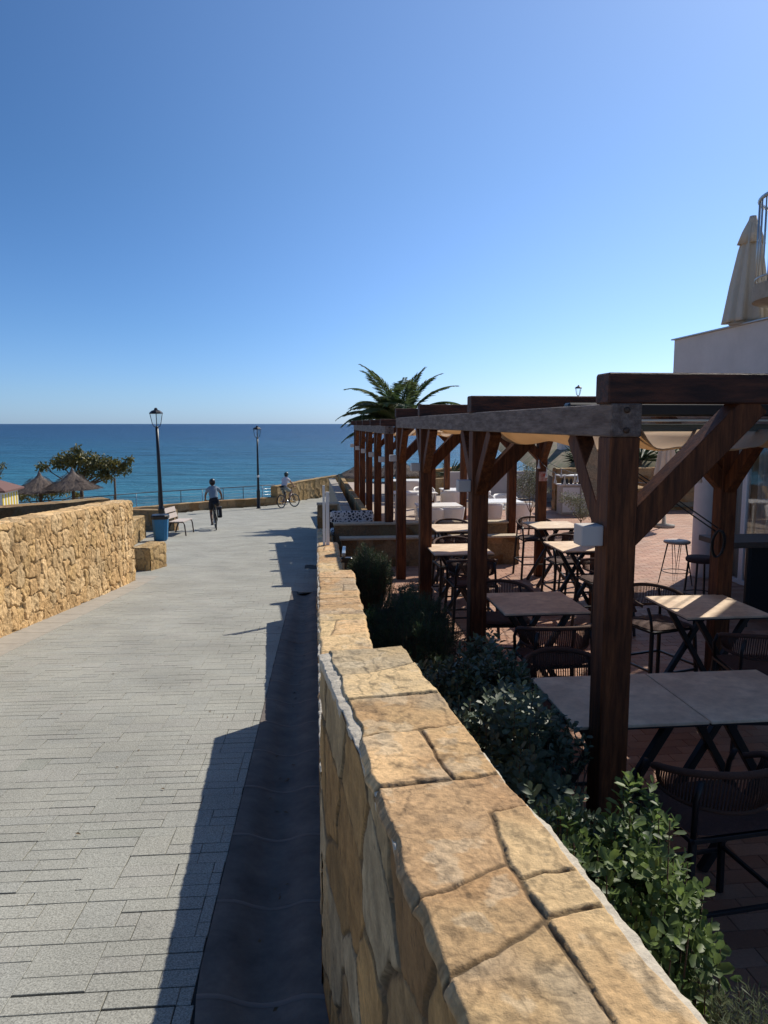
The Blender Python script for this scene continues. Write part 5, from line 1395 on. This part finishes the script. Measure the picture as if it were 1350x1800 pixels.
# white restaurant furniture on the lower terrace
FZ = TZ
def white_table(label, loc, rz, w, d_, cloth=True):
    root = thing('dining_table', label, 'table', (loc[0] * 1.09, loc[1] * 1.09, loc[2]), rz, 'white dining tables on the far terrace')
    m = MB(); m.bbox((0, 0, 0.735), (w, d_, 0.03), 0, 0.006); m.build('tabletop', M['whitepaint'], root)
    for x in (-1, 1):
        for y in (-1, 1):
            m = MB(); m.cbeam((x * (w / 2 - 0.06), y * (d_ / 2 - 0.06), 0), (x * (w / 2 - 0.06), y * (d_ / 2 - 0.06), 0.72), 0.045, 0.045, 0.004, rotz=0); m.build('leg', M['whitepaint'], root)
    return root
def white_chair():
    root = thing('dining_chair', 'x', 'chair')
    m = MB(); vs = []
    n = 22; rows = 7
    for i in range(n):
        a = R(-20 + 220 * i / (n - 1))
        for j in range(rows):
            t = j / (rows - 1); r_ = 0.24 + 0.05 * t
            top = 0.80 if 40 < math.degrees(a) < 140 else 0.80 - 0.10 * min(1, abs(abs(math.degrees(a) - 90) - 50) / 60)
            vs.append((r_ * math.cos(a), -r_ * math.sin(a), 0.42 + (top - 0.42) * t))
    m.add(vs, [(i * rows + j, (i + 1) * rows + j, (i + 1) * rows + j + 1, i * rows + j + 1) for i in range(n - 1) for j in range(rows - 1)], 0, True)
    o = m.build('shell', M['whitepaint'], root); md = o.modifiers.new('t', 'SOLIDIFY'); md.thickness = 0.02
    m = MB(); m.lathe([(0, 0.42), (0.24, 0.42), (0.245, 0.44), (0.23, 0.455), (0, 0.45)], (0, 0, 0), 20); m.build('seat', M['whitepaint'], root)
    for x in (-1, 1):
        for y in (-1, 1):
            m = MB(); m.tube([(x * 0.17, y * 0.17, 0.42), (x * 0.22, y * 0.22, 0)], 0.013, 6); m.build('leg', M['whitepaint'], root)
    return root
WT = [((2.55, 16.4), 1.05, 0.9, 'white dining table in sun between the far right pergola posts'), ((2.1, 19.3), 1.3, 0.9, 'second white dining table, farther back between the far right posts'),
      ((1.15, 15.6), 1.0, 0.8, 'round edged white table seen between the second and third post'), ((0.75, 18.5), 1.2, 0.8, 'white dining table under the low far pergola'), ((0.7, 22.5), 1.2, 0.8, 'farthest white dining table under the low pergola')]
for (x, y), w_, d_, lab in WT: white_table(lab, (x, y, FZ), ALPHA, w_, d_)
pc_ = white_chair(); k = 0
WC = [(2.25, 15.6, 0, 'white tub chair backing the camera, left one at the sunlit white table'), (2.85, 15.65, 5, 'white tub chair backing the camera, right one at the sunlit white table'),
      (2.3, 17.25, 180, 'white tub chair on the far side of the sunlit white table, left'), (2.85, 17.3, 180, 'white tub chair on the far side of the sunlit white table, right'),
      (1.7, 18.5, 0, 'white tub chair at the second table, left'), (2.4, 18.5, 0, 'white tub chair at the second table, right'), (1.35, 14.85, 10, 'white tub chair nearest behind the planter walls, between second and third post'),
      (0.95, 14.75, -20, 'white tub chair beside the third post behind the planter walls'), (0.6, 17.7, 0, 'white tub chair under the low pergola, near side'), (1.05, 19.3, 180, 'white tub chair under the low pergola, far side'), (0.8, 21.7, 0, 'farthest white tub chair under the low pergola')]
for i, (x, y, a, lab) in enumerate(WC):
    o = pc_ if i == 0 else copy_tree(pc_)
    o.location = (x * 1.09, y * 1.09, FZ); o.rotation_euler.z = ALPHA + R(a); tag(o, lab, 'chair', 'white tub chairs on the far terrace')
w = wall_mesh('stone_wall', [(0.3, 26.8), (2.6, 27.3)], -0.3, -1.4, -0.40, (0.3, 0.3), 0.02, 0.04, 360, PAL_BROWN); tag(w, 'low brown stone wall on the far terrace below the palm', 'wall')
m = MB(); m.cbeam((2.2, 25.2, -0.5), (7.0, 26.0, -0.5), 0.15, 0.95, 0.01, side=(0, 1, 0)); o = m.build('white_parapet', M['white']); tag(o, 'low white parapet beyond the white tables', 'wall')
w = wall_mesh('hedge_bank_wall', [(1.2, 33.5), (3.5, 34.2), (6.5, 36.5)], -0.5, -2.0, lambda s: -0.62 + 0.10 * s, (0.5, 0.5), 0.05, 0.06, 370, PAL_GOLD * 0.7); tag(w, 'sloping rocky bank wall behind the yucca', 'wall')
bz = wall_mesh('stone_wall', [(6.6, 18.4), (6.8, 21.4)], -0.3, TZ, 0.0, (0.3, 0.3), 0.02, 0.04, 380, PAL_BROWN); tag(bz, 'short brown stone wall beside the folded white parasol', 'wall')

# ================================================================== BEACH THINGS
def thatch_umbrella(label, loc, rad, h, seed, grp='thatched parasols on the beach'):
    rr = np.random.default_rng(seed)
    root = thing('thatched_parasol', label, 'parasol', loc, 0, grp)
    m = MB(); m.tube([(0, 0, 0), (0.01, 0, h * 0.5), (0, 0, h - 0.1)], 0.065, 10); m.build('pole', M['bark'], root)
    prof = [(0.05, h + 0.16), (0.09, h + 0.06), (0.2, h - 0.06), (rad * 0.45, h - 0.30), (rad * 0.8, h - 0.52), (rad, h - 0.62), (rad * 0.97, h - 0.66), (rad * 0.5, h - 0.40), (0.06, h - 0.12)]
    m = MB(); m.lathe(prof, (0, 0, 0), 72, wob=lambda a, z: 1 + 0.015 * math.sin(a * 23 + z * 5) + 0.02 * math.sin(a * 7))
    cn = m.build('thatch_roof', M['thatch'], root)
    P, D, Nn, Ln = [], [], [], []
    for i in range(900):
        a = rr.random() * 6.283; t = rr.random() ** 0.6; r_ = 0.08 + rad * 0.9 * t
        z = np.interp(r_, [0.05, 0.2, rad * 0.45, rad * 0.8, rad], [h + 0.12, h - 0.04, h - 0.28, h - 0.50, h - 0.60]) + 0.01
        P.append((r_ * math.cos(a), r_ * math.sin(a), z)); D.append((math.cos(a + rr.normal() * 0.12), math.sin(a + rr.normal() * 0.12), -0.42 + rr.normal() * 0.08)); Nn.append((0.3 * math.cos(a), 0.3 * math.sin(a), 1)); Ln.append(rr.uniform(0.2, 0.4))
    leaves('thatch_strand', P, D, Nn, np.array(Ln), 0.022, M['thatch'], cn, obov=0.5, fold=0.6, droop=0.0)
    m = MB(); m.lathe([(0.10, h + 0.02), (0.07, h + 0.12), (0.03, h + 0.22), (0.0, h + 0.3)], (0, 0, 0), 12); m.build('thatch_top', M['thatch'], root)
    return root
thatch_umbrella('thatched beach parasol with the wider roof, right of the pair', (-13.0, 30.8, -2.95), 1.05, 2.5, 71)
thatch_umbrella('thatched beach parasol left of the pair, beside the striped hut', (-14.75, 31.6, -3.15), 1.08, 2.5, 72)
o = thatch_umbrella('dark thatched parasol glimpsed between the posts of the far pergola', (-0.95, 35.0, -2.6), 1.3, 2.35, 73)
o = thatch_umbrella('dark thatched parasol behind the far pergola, right of the other', (0.6, 33.6, -2.4), 1.3, 2.35, 74)
m = MB(); m.tube([(0, 0, 0), (0, 0, 2.2)], 0.045, 8); o = m.build('wooden_post', M['bark'], None, (-11.75, 32.2, -2.95)); tag(o, 'bare pale post standing right behind the wider thatched parasol', 'post')
ht = thing('beach_hut', 'yellow and white striped beach hut with a brown roof at the left edge', 'hut', (-14.75, 27.4, -2.95), 0.12)
m = MB(); m.bbox((0, 0, 1.05), (1.6, 1.6, 2.1), 0, 0.01); m.build('wall', M['whitepaint'], ht)
for k in range(6): m = MB(); m.bbox((-0.72 + k * 0.27, -0.806, 1.0), (0.135, 0.012, 1.98), 0, 0.002); m.build('yellow_board', M['yellow'], ht)
for k in range(6): m = MB(); m.bbox((0.806, -0.72 + k * 0.27, 1.0), (0.012, 0.12, 1.98), 0, 0.002); m.build('yellow_board', M['yellow'], ht)
m = MB(); e = 0.98; m.add([(-e, -e, 2.08), (e, -e, 2.08), (e, e, 2.08), (-e, e, 2.08), (-e, -e, 2.14), (e, -e, 2.14), (e, e, 2.14), (-e, e, 2.14), (0, 0, 2.62)],
      [(3, 2, 1, 0), (0, 1, 5, 4), (1, 2, 6, 5), (2, 3, 7, 6), (3, 0, 4, 7), (4, 5, 8), (5, 6, 8), (6, 7, 8), (7, 4, 8)]); m.build('roof', M['roofbrown'], ht)

# railing beyond the sea wall
rl = thing('metal_railing', 'thin metal railing in front of the sea, behind the low stone wall', 'railing', (0, 0, 0))
rp = [(-18.5, 26.5), (-15.0, 29.9), (-11.1, 34.6), (-5.75, 38.9)]; S = [0]
for a, b in zip(rp[:-1], rp[1:]): S.append(S[-1] + math.hypot(b[0] - a[0], b[1] - a[1]))
def rpt(s, z): return Vector((float(np.interp(s, S, [q[0] for q in rp])), float(np.interp(s, S, [q[1] for q in rp])), z))
k = 0.3; n_p = 0
while k < S[-1]:
    m = MB(); m.tube([rpt(k, -2.7), rpt(k, -1.6)], 0.018, 6); m.build('post', M['bronze'] if n_p % 3 else M['steel'], rl); k += 1.12; n_p += 1
for z, r_ in ((-1.6, 0.022), (-1.78, 0.007), (-1.93, 0.007), (-2.08, 0.007)):
    m = MB(); m.tube([rpt(s, z) for s in np.linspace(0, S[-1], 24)], r_, 6); m.build('rail', M['steel'] if z < -1.65 else M['bronze'], rl)

# ================================================================== LAMPS, BIN, BENCH
def street_lamp(label, loc, H, lean=0.0, k=1.0):
    root = thing('street_lamp', label, 'street lamp', loc, 0.3, 'black lantern street lamps')
    root.rotation_euler.y = lean
    m = MB(); m.lathe([(0.10 * k, 0), (0.10 * k, 0.05), (0.075 * k, 0.08), (0.075 * k, 0.85), (0.085 * k, 0.88), (0.06 * k, 0.93), (0.055 * k, 1.0), (0.042 * k, H * 0.6), (0.036 * k, H - 0.62)], (0, 0, 0), 16); m.build('pole', M['black'], root)
    z0 = H - 0.62
    m = MB(); m.lathe([(0.036, z0), (0.05, z0 + 0.03), (0.03, z0 + 0.06)], (0, 0, 0), 12)
    for q in range(4):
        a = q * math.pi / 2; c, s = math.cos(a), math.sin(a)
        m.tube([(0.03 * c, 0.03 * s, z0 + 0.03), (0.09 * c, 0.09 * s, z0 + 0.07), (0.125 * c, 0.125 * s, z0 + 0.15), (0.185 * c, 0.185 * s, z0 + 0.46)], 0.012, 6)
    m.build('lantern_frame', M['black'], root)
    m = MB(); m.lathe([(0.19, z0 + 0.44), (0.205, z0 + 0.455), (0.19, z0 + 0.485), (0.13, z0 + 0.535), (0.06, z0 + 0.56), (0.045, z0 + 0.60), (0.03, z0 + 0.62), (0, z0 + 0.625)], (0, 0, 0), 8, smooth=False); m.build('lantern_cap', M['black'], root)
    m = MB(); m.lathe([(0.07, z0 + 0.10), (0.10, z0 + 0.15), (0.165, z0 + 0.44)], (0, 0, 0), 4, smooth=False); m.build('lantern_glass', M['glass'], root)
    return root
street_lamp('tall black lantern street lamp standing behind the blue bin', (-6.88, 22.75, float(gz(22.7)) - 0.02), 3.98, -0.018, 1.25)
sl2 = street_lamp('black lantern street lamp at the seaward wall, between the two cyclists', (-6.14, 36.0, float(gz(36)) - 0.02), 4.05, 0, 1.1)
m = MB(); m.lathe([(0.062, 0), (0.062, 0.10)], (0, 0, 1.55), 14); m.build('sticker', M['whitepaint'], sl2)
street_lamp('distant lantern street lamp whose head shows above the pergola beam', (10.9, 42.0, -0.2), 3.95, 0, 1.0)

bn_ = thing('litter_bin', 'blue litter bin with a black rim, in front of the lamp and bench', 'litter bin', (-6.45, 21.15, float(gz(21.15))), 0.15)
m = MB()
def oct_(w, d_, z, c=0.07): return [(w / 2 - c, -d_ / 2, z), (w / 2, -d_ / 2 + c, z), (w / 2, d_ / 2 - c, z), (w / 2 - c, d_ / 2, z), (-w / 2 + c, d_ / 2, z), (-w / 2, d_ / 2 - c, z), (-w / 2, -d_ / 2 + c, z), (-w / 2 + c, -d_ / 2, z)]
def prism(mb_, levels, mi=0):
    n = 8; vs = [p for l in levels for p in l]
    mb_.add(vs, [tuple(reversed(range(8)))] + [(i * 8 + k, i * 8 + (k + 1) % 8, i * 8 + 8 + (k + 1) % 8, i * 8 + 8 + k) for i in range(len(levels) - 1) for k in range(8)] + [tuple(range(8 * (len(levels) - 1), 8 * len(levels)))], mi)
prism(m, [oct_(0.34, 0.34, 0.02), oct_(0.36, 0.36, 0.05), oct_(0.43, 0.42, 0.64)]); m.build('body', M['blue'], bn_)
m = MB(); prism(m, [oct_(0.46, 0.45, 0.64), oct_(0.47, 0.46, 0.66), oct_(0.47, 0.46, 0.73), oct_(0.44, 0.43, 0.76)]); m.build('lid', M['black'], bn_)
be = thing('park_bench', 'wooden slatted bench with bronze legs beside the lamp, facing the path', 'bench', (-6.75, 23.65, float(gz(23.65))), math.atan(0.09) )
slope = -math.atan(0.065)
be.rotation_euler.x = slope
for k, x in enumerate((0.02, 0.135, 0.25, 0.365)):
    m = MB(); m.cbeam((x, -0.85, 0.445), (x, 0.85, 0.445), 0.105, 0.03, 0.005); m.build('seat', M['slat'], be)
for k, (x, z) in enumerate(((-0.10, 0.60), (-0.155, 0.79))):
    m = MB(); m.cbeam((x, -0.85, z), (x, 0.85, z), 0.03, 0.16, 0.005, side=(1, 0, 0.25)); m.build('backrest', M['slat'], be)
for y in (-0.72, 0.72):
    m = MB(); m.tube([(0.47, y, 0.0), (0.43, y, 0.34), (0.40, y, 0.415), (0.30, y, 0.425), (-0.02, y, 0.41), (-0.08, y, 0.50), (-0.18, y, 0.86)], 0.026, 8, flat=0.8); m.build('frame', M['bronze'], be)
    m = MB(); m.tube([(0.02, y, 0.41), (-0.06, y, 0.22), (-0.12, y, 0.0)], 0.026, 8); m.build('leg', M['bronze'], be)

# ================================================================== CYCLISTS
def skin_mesh(name, joints, edges, m, parent=None, sub=2, root=0):
    """one continuous surface grown round a skeleton: joints {name: (pos, radius)}"""
    names = list(joints); idx = {n: i for i, n in enumerate(names)}
    me = bpy.data.meshes.new(name); me.from_pydata([joints[n][0] for n in names], [(idx[a], idx[b]) for a, b in edges], [])
    o = bpy.data.objects.new(name, me); col.objects.link(o)
    o.modifiers.new('skin', 'SKIN').use_smooth_shade = True
    sv_ = me.skin_vertices[0].data
    for n in names:
        r_ = joints[n][1]; sv_[idx[n]].radius = r_ if isinstance(r_, tuple) else (r_, r_); sv_[idx[n]].use_root = (idx[n] == root)
    s = o.modifiers.new('sub', 'SUBSURF'); s.levels = sub; s.render_levels = sub
    dg = bpy.context.evaluated_depsgraph_get(); dg.update()
    nm = bpy.data.meshes.new_from_object(o.evaluated_get(dg)); nm.name = name
    bpy.data.objects.remove(o); bpy.data.meshes.remove(me)
    nm.materials.clear(); nm.materials.append(m)
    nm.polygons.foreach_set('use_smooth', np.ones(len(nm.polygons), bool))
    o = bpy.data.objects.new(name, nm); col.objects.link(o)
    if parent is not None: o.parent = parent
    return o
def bicycle(label, loc, rz, rx, lean, pannier, steer=0.0, frame_m=None):
    root = thing('bicycle', label, 'bicycle', loc)
    root.rotation_euler = (rx, lean, rz)
    fm = frame_m or M['black']; rw = 0.335
    def wheel(y, st):
        Mx = Matrix.Rotation(st, 3, 'Z')
        c = Vector((0, y, rw))
        t = MB(); t.tube([c + Mx @ Vector((0, (rw - 0.022) * math.cos(a), (rw - 0.022) * math.sin(a))) for a in [2 * math.pi * i / 40 for i in range(40)]], 0.024, 8, closed=True); w_ = t.build('wheel', M['rubber'], root)
        r_ = MB(); r_.tube([c + Mx @ Vector((0, (rw - 0.05) * math.cos(a), (rw - 0.05) * math.sin(a))) for a in [2 * math.pi * i / 40 for i in range(40)]], 0.011, 6, closed=True)
        for k in range(20):
            a = 2 * math.pi * k / 20; r_.tube([c + Mx @ Vector(((-1) ** k * 0.025, 0, 0)), c + Mx @ Vector((0, (rw - 0.05) * math.cos(a), (rw - 0.05) * math.sin(a)))], 0.0018, 3)
        r_.tube([c + Mx @ Vector((-0.05, 0, 0)), c + Mx @ Vector((0.05, 0, 0))], 0.022, 8); r_.build('rim', M['steel'], w_)
    wheel(0.0, 0); wheel(1.06, steer)
    bb = Vector((0, 0.43, 0.29)); st_ = Vector((0, 0.28, 0.80)); ht_ = Vector((0, 0.88, 0.86)); hb = Vector((0, 0.92, 0.72)); ra = Vector((0, 0, rw)); fa = Vector((0, 1.06, rw))
    f = MB(); f.tube([bb, st_], 0.018, 8); f.tube([st_ + Vector((0, 0.01, -0.05)), ht_], 0.018, 8); f.tube([bb, hb], 0.022, 8); f.tube([ht_ + Vector((0, -0.01, 0.04)), hb + Vector((0, 0.01, -0.03))], 0.022, 8)
    for s in (-1, 1):
        f.tube([bb + Vector((s * 0.03, 0, 0)), ra + Vector((s * 0.06, 0, 0))], 0.010, 6); f.tube([st_ + Vector((0, 0, -0.05)), ra + Vector((s * 0.06, 0, 0))], 0.009, 6)
        f.tube([hb + Vector((s * 0.04, 0.02, -0.03)), fa + Vector((s * 0.05, 0, 0))], 0.014, 6)
    f.build('frame', fm, root)
    h = MB(); Mx = Matrix.Rotation(steer, 3, 'Z'); hc = Vector((0, 0.87, 1.0))
    h.tube([ht_, hc], 0.016, 8); h.tube([hc + Mx @ Vector((x, y, z)) for x, y, z in ((-0.31, -0.07, 0.02), (-0.18, 0.0, 0.01), (0, 0.02, 0), (0.18, 0.0, 0.01), (0.31, -0.07, 0.02))], 0.013, 8)
    ho = h.build('handlebar', M['black'], root)
    for s in (-1, 1):
        g = MB(); g.tube([hc + Mx @ Vector((s * 0.22, -0.02, 0.012)), hc + Mx @ Vector((s * 0.32, -0.075, 0.022))], 0.018, 8); g.build('grip', M['rubber'], ho)
    s_ = MB(); s_.tube([(0, 0.27, 0.80), (0, 0.25, 0.90)], 0.013, 8)
    s_.add([(0.075, 0.12, 0.91), (-0.075, 0.12, 0.91), (-0.02, 0.39, 0.90), (0.02, 0.39, 0.90), (0.065, 0.13, 0.95), (-0.065, 0.13, 0.95), (-0.015, 0.39, 0.93), (0.015, 0.39, 0.93)], [(0, 1, 2, 3), (7, 6, 5, 4), (0, 4, 5, 1), (1, 5, 6, 2), (2, 6, 7, 3), (3, 7, 4, 0)]); s_.build('saddle', M['black'], root)
    c = MB(); c.lathe([(0.0, -0.004), (0.085, -0.004), (0.085, 0.004), (0, 0.004)], bb + Vector((0.06, 0, 0)), 20, axis=Matrix.Rotation(R(90), 3, 'Y'))
    for s, dz, dy in ((1, 0.12, 0.12), (-1, -0.12, -0.12)):
        c.tube([bb + Vector((s * 0.07, 0, 0)), bb + Vector((s * 0.08, dy, dz))], 0.010, 6); c.box(bb + Vector((s * 0.135, dy, dz)), (0.09, 0.08, 0.02))
    c.build('crankset', M['steel'], root)
    if pannier:
        r2 = MB(); 
        for s in (-1, 1): r2.tube([(s * 0.06, 0.22, 0.72), (s * 0.06, -0.15, 0.72), (s * 0.065, 0, rw)], 0.006, 6)
        r2.build('rack', M['black'], root)
        b = MB(); b.bbox((0.155, 0.0, 0.60), (0.16, 0.30, 0.36), 0, 0.03); bg_ = b.build('pannier_bag', M['navy'], root)
        b = MB(); b.bbox((0.158, -0.004, 0.775), (0.175, 0.31, 0.05), 0, 0.015); b.build('flap', M['black'], bg_)
        b = MB(); b.bbox((0.12, -0.154, 0.60), (0.02, 0.008, 0.2), 0, 0.002); b.build('reflector', M['steel'], bg_)
    return root
def hand_joints(j, e, wrist, side, grip_dir, r_=0.0085):
    """palm, four fingers curled round the grip and a thumb"""
    w = Vector(j[wrist][0]); pre = wrist + '_'
    out = Vector((side, 0, 0))
    palm = w + Vector((side * 0.0, 0.055, -0.005)); j[pre + 'palm'] = (tuple(palm), (0.034, 0.018)); e.append((wrist, pre + 'palm'))
    for k in range(4):
        o = Vector((side * (0.030 - 0.021 * k), 0, 0)); ln = (0.034, 0.038, 0.036, 0.030)[k]
        a = palm + o + Vector((0, 0.028, 0.008)); b = a + Vector((0, ln * 0.8, -0.014)); c = b + Vector((0, -ln * 0.15, -ln * 0.85))
        for n_, p_ in (('a', a), ('b', b), ('c', c)): j[pre + n_ + str(k)] = (tuple(p_), r_)
        e += [(pre + 'palm', pre + 'a' + str(k)), (pre + 'a' + str(k), pre + 'b' + str(k)), (pre + 'b' + str(k), pre + 'c' + str(k))]
    t1 = palm + Vector((-side * 0.035, 0.0, -0.008)); t2 = t1 + Vector((-side * 0.012, 0.03, -0.022))
    j[pre + 't1'] = (tuple(t1), 0.011); j[pre + 't2'] = (tuple(t2), 0.0095); e += [(pre + 'palm', pre + 't1'), (pre + 't1', pre + 't2')]
def cyclist(label, bike, skin_m, shirt_m, short_m, leg_len='shorts', helmet_m=None, sleeve=0.5, head_turn=0.0, shorts_long=0.5, shoulder=0.19, belt=None):
    root = thing('person', label, 'person', tuple(bike.location)); root.rotation_euler = bike.rotation_euler.copy()
    pel = Vector((0, 0.24, 1.0)); che = Vector((0, 0.42, 1.34)); nek = Vector((0, 0.49, 1.50)); hd = Vector((0, 0.55, 1.62))
    J = {'pelvis': (pel, (0.145, 0.115)), 'waist': (Vector((0, 0.30, 1.13)), (0.135, 0.10)), 'chest': (che, (0.155, 0.11)), 'upper': (Vector((0, 0.46, 1.43)), (0.12, 0.08)), 'neck': (nek, 0.052), 'headlow': (nek + Vector((0, 0.035, 0.06)), (0.062, 0.07)), 'head': (hd + Vector((0, 0.01, 0)), (0.078, 0.095)), 'crown': (hd + Vector((0, 0, 0.075)), (0.06, 0.075))}
    E = [('pelvis', 'waist'), ('waist', 'chest'), ('chest', 'upper'), ('upper', 'neck'), ('neck', 'headlow'), ('headlow', 'head'), ('head', 'crown')]
    SL, SO = {}, {}
    for s, n in ((-1, 'l'), (1, 'r')):
        sh = Vector((s * shoulder, 0.44, 1.40)); el = Vector((s * 0.27, 0.60, 1.20)); wr = Vector((s * 0.285, 0.735, 1.045))
        J['sh' + n] = (sh, 0.055); J['um' + n] = (sh.lerp(el, 0.5), 0.046); J['el' + n] = (el, 0.037); J['fo' + n] = (el.lerp(wr, 0.4), 0.035); J['wr' + n] = (wr, 0.023)
        E += [('upper', 'sh' + n), ('sh' + n, 'um' + n), ('um' + n, 'el' + n), ('el' + n, 'fo' + n), ('fo' + n, 'wr' + n)]
        hand_joints(J, E, 'wr' + n, s, None)
        up = s > 0
        hip = Vector((s * 0.09, 0.27, 0.97)); kn = Vector((s * 0.13, 0.66, 0.80)) if up else Vector((s * 0.125, 0.52, 0.60)); an = Vector((s * 0.125, 0.50, 0.49)) if up else Vector((s * 0.125, 0.27, 0.24))
        J['hip' + n] = (hip, 0.088); J['th' + n] = (hip.lerp(kn, 0.5), 0.074); J['kn' + n] = (kn, 0.052); J['ca' + n] = (kn.lerp(an, 0.35) + Vector((0, -0.012, 0)), 0.052); J['an' + n] = (an, 0.034)
        J['toe' + n] = (an + Vector((0, 0.15, -0.055)), (0.042, 0.024)); J['heel' + n] = (an + Vector((0, -0.02, -0.05)), 0.032)
        E += [('pelvis', 'hip' + n), ('hip' + n, 'th' + n), ('th' + n, 'kn' + n), ('kn' + n, 'ca' + n), ('ca' + n, 'an' + n), ('an' + n, 'heel' + n), ('heel' + n, 'toe' + n)]
    J = {k: (tuple(v[0]), v[1]) for k, v in J.items()}
    b = skin_mesh('body', J, E, skin_m, root)
    # face: nose, ears
    fc = MB(); fc.lathe([(0.0, 0.03), (0.012, 0.0), (0.016, -0.02), (0, -0.024)], hd + Vector((0, 0.105, -0.01)), 8); fc.build('nose', skin_m, root)
    for s in (-1, 1):
        fc = MB(); fc.lathe([(0, -0.03), (0.015, -0.015), (0.018, 0.01), (0, 0.03)], hd + Vector((s * 0.082, 0.0, -0.015)), 8); fc.build('ear', skin_m, root)
        fc = MB(); fc.lathe([(0, -0.011), (0.01, 0), (0, 0.011)], hd + Vector((s * 0.03, 0.092, 0.015)), 8); fc.build('eye', M['dark'], root)
    fc = MB(); fc.tube([hd + Vector((-0.024, 0.092, -0.048)), hd + Vector((0, 0.101, -0.05)), hd + Vector((0.024, 0.092, -0.048))], 0.005, 5); fc.build('mouth', mat('lips', (0.3, 0.1, 0.08), 0.6), root)
    g = lambda r_, k=0.018: tuple(q + k for q in r_) if isinstance(r_, tuple) else r_ + k
    S_ = {k: (J[k][0], g(J[k][1])) for k in ('waist', 'chest', 'upper', 'shl', 'shr', 'uml', 'umr')}
    S_['hem'] = (tuple(Vector((0, 0.255, 1.03))), (0.165, 0.135))
    SE = [('chest', 'waist'), ('waist', 'hem'), ('chest', 'upper'), ('upper', 'shl'), ('upper', 'shr'), ('shl', 'uml'), ('shr', 'umr')]
    S_ = {k: S_[k] for k in ['chest', 'waist', 'hem', 'upper', 'shl', 'shr', 'uml', 'umr']}
    skin_mesh('shirt', S_, SE, shirt_m, root)
    T = {'pelvis': (J['pelvis'][0], g(J['pelvis'][1], 0.016)), 'top': (tuple(Vector((0, 0.275, 1.07))), (0.145, 0.115))}
    TE = [('pelvis', 'top')]
    for n in 'lr':
        T['hip' + n] = (J['hip' + n][0], g(J['hip' + n][1], 0.016)); T['th' + n] = (J['th' + n][0], g(J['th' + n][1], 0.018))
        T['end' + n] = (tuple(Vector(J['th' + n][0]).lerp(Vector(J['kn' + n][0]), shorts_long)), 0.078)
        TE += [('pelvis', 'hip' + n), ('hip' + n, 'th' + n), ('th' + n, 'end' + n)]
    skin_mesh('shorts', T, TE, short_m, root)
    for n in 'lr':
        skin_mesh('shoe', {'a': (J['an' + n][0], 0.036), 'h': (J['heel' + n][0], 0.040), 't': (J['toe' + n][0], (0.05, 0.034))}, [('a', 'h'), ('h', 't')], M['dark'], root, 1)
    m = MB(); m.lathe([(0.099, -0.03), (0.105, 0.0), (0.10, 0.05), (0.075, 0.095), (0.03, 0.12), (0.0, 0.122)], hd + Vector((0, -0.005, 0.03)), 20, wob=lambda a, z: 1 + 0.16 * math.sin(a) ** 2 + 0.04 * math.cos(a * 8) * (z > 0)); m.build('helmet', helmet_m, root)
    m = MB(); m.lathe([(0.06, -0.085), (0.084, -0.05), (0.09, 0.02), (0.0, 0.03)], hd + Vector((0, -0.022, 0.01)), 16); m.build('hair', M['hair'], root)
    if belt: m = MB(); m.bbox(pel + Vector((0, -0.135, 0.06)), (0.26, 0.08, 0.09), 0, 0.02); m.build('waist_bag', belt, root)
    return root
z1 = float(gz(25.2))
b1 = bicycle('black bicycle with a dark pannier bag ridden away down the middle of the promenade', (-5.78, 25.25, z1), R(14), -math.atan(0.062), R(-3), True, 0.1)
cyclist('person in a grey blue shirt, dark shorts and dark helmet riding away beside the bench', b1, M['skin_dk'], M['shirt_b'], M['navy'], helmet_m=M['black'])
z2 = float(gz(36.1))
b2 = bicycle('mountain bike ridden by the person in white, turning right at the seaward wall', (-5.02, 36.1, z2), R(-30), R(-1.5), R(-5), False, -0.25, mat('dark_maroon_metal', (0.05, 0.012, 0.014), 0.4))
cyclist('person in white shirt, grey shorts and dark helmet riding off by the sea wall', b2, M['skin'], M['shirt_w'], M['greycloth'], helmet_m=mat('dark_green_helmet', (0.02, 0.05, 0.045), 0.35), shorts_long=0.9, belt=M['navy'])

# ================================================================== LITTER
rl_ = np.random.default_rng(90); Pq, Dq, Nq = [], [], []
for i in range(260):
    if i < 190: y = rl_.uniform(1.2, 11.0); x = float(xl(y)) - 0.41 * rl_.beta(1.0, 2.2); dz = 0.004 - 0.042 * math.sin(math.pi * min(1, max(0, (float(xl(y)) - x) / 0.41)))
    else: y = rl_.uniform(1.5, 22); x = rl_.uniform(-3.0, -0.6) - 0.09 * y; dz = 0.004
    Pq.append((x, y, float(gz(y)) + dz + 0.003)); a = rl_.random() * 6.28; Dq.append((math.cos(a), math.sin(a), 0.1 * rl_.normal())); Nq.append((0.3 * rl_.normal(), 0.3 * rl_.normal(), 1))
lo = leaves('dry_leaves', Pq, Dq, Nq, rl_.uniform(0.012, 0.034, len(Pq)), 0.012, mat('dry_leaf', (0.16, 0.10, 0.05), 0.8, var=0.4), None, obov=0.6, fold=0.4)
tag(lo, 'scattered dry leaves in the gutter and on the setts', None, None, 'stuff')
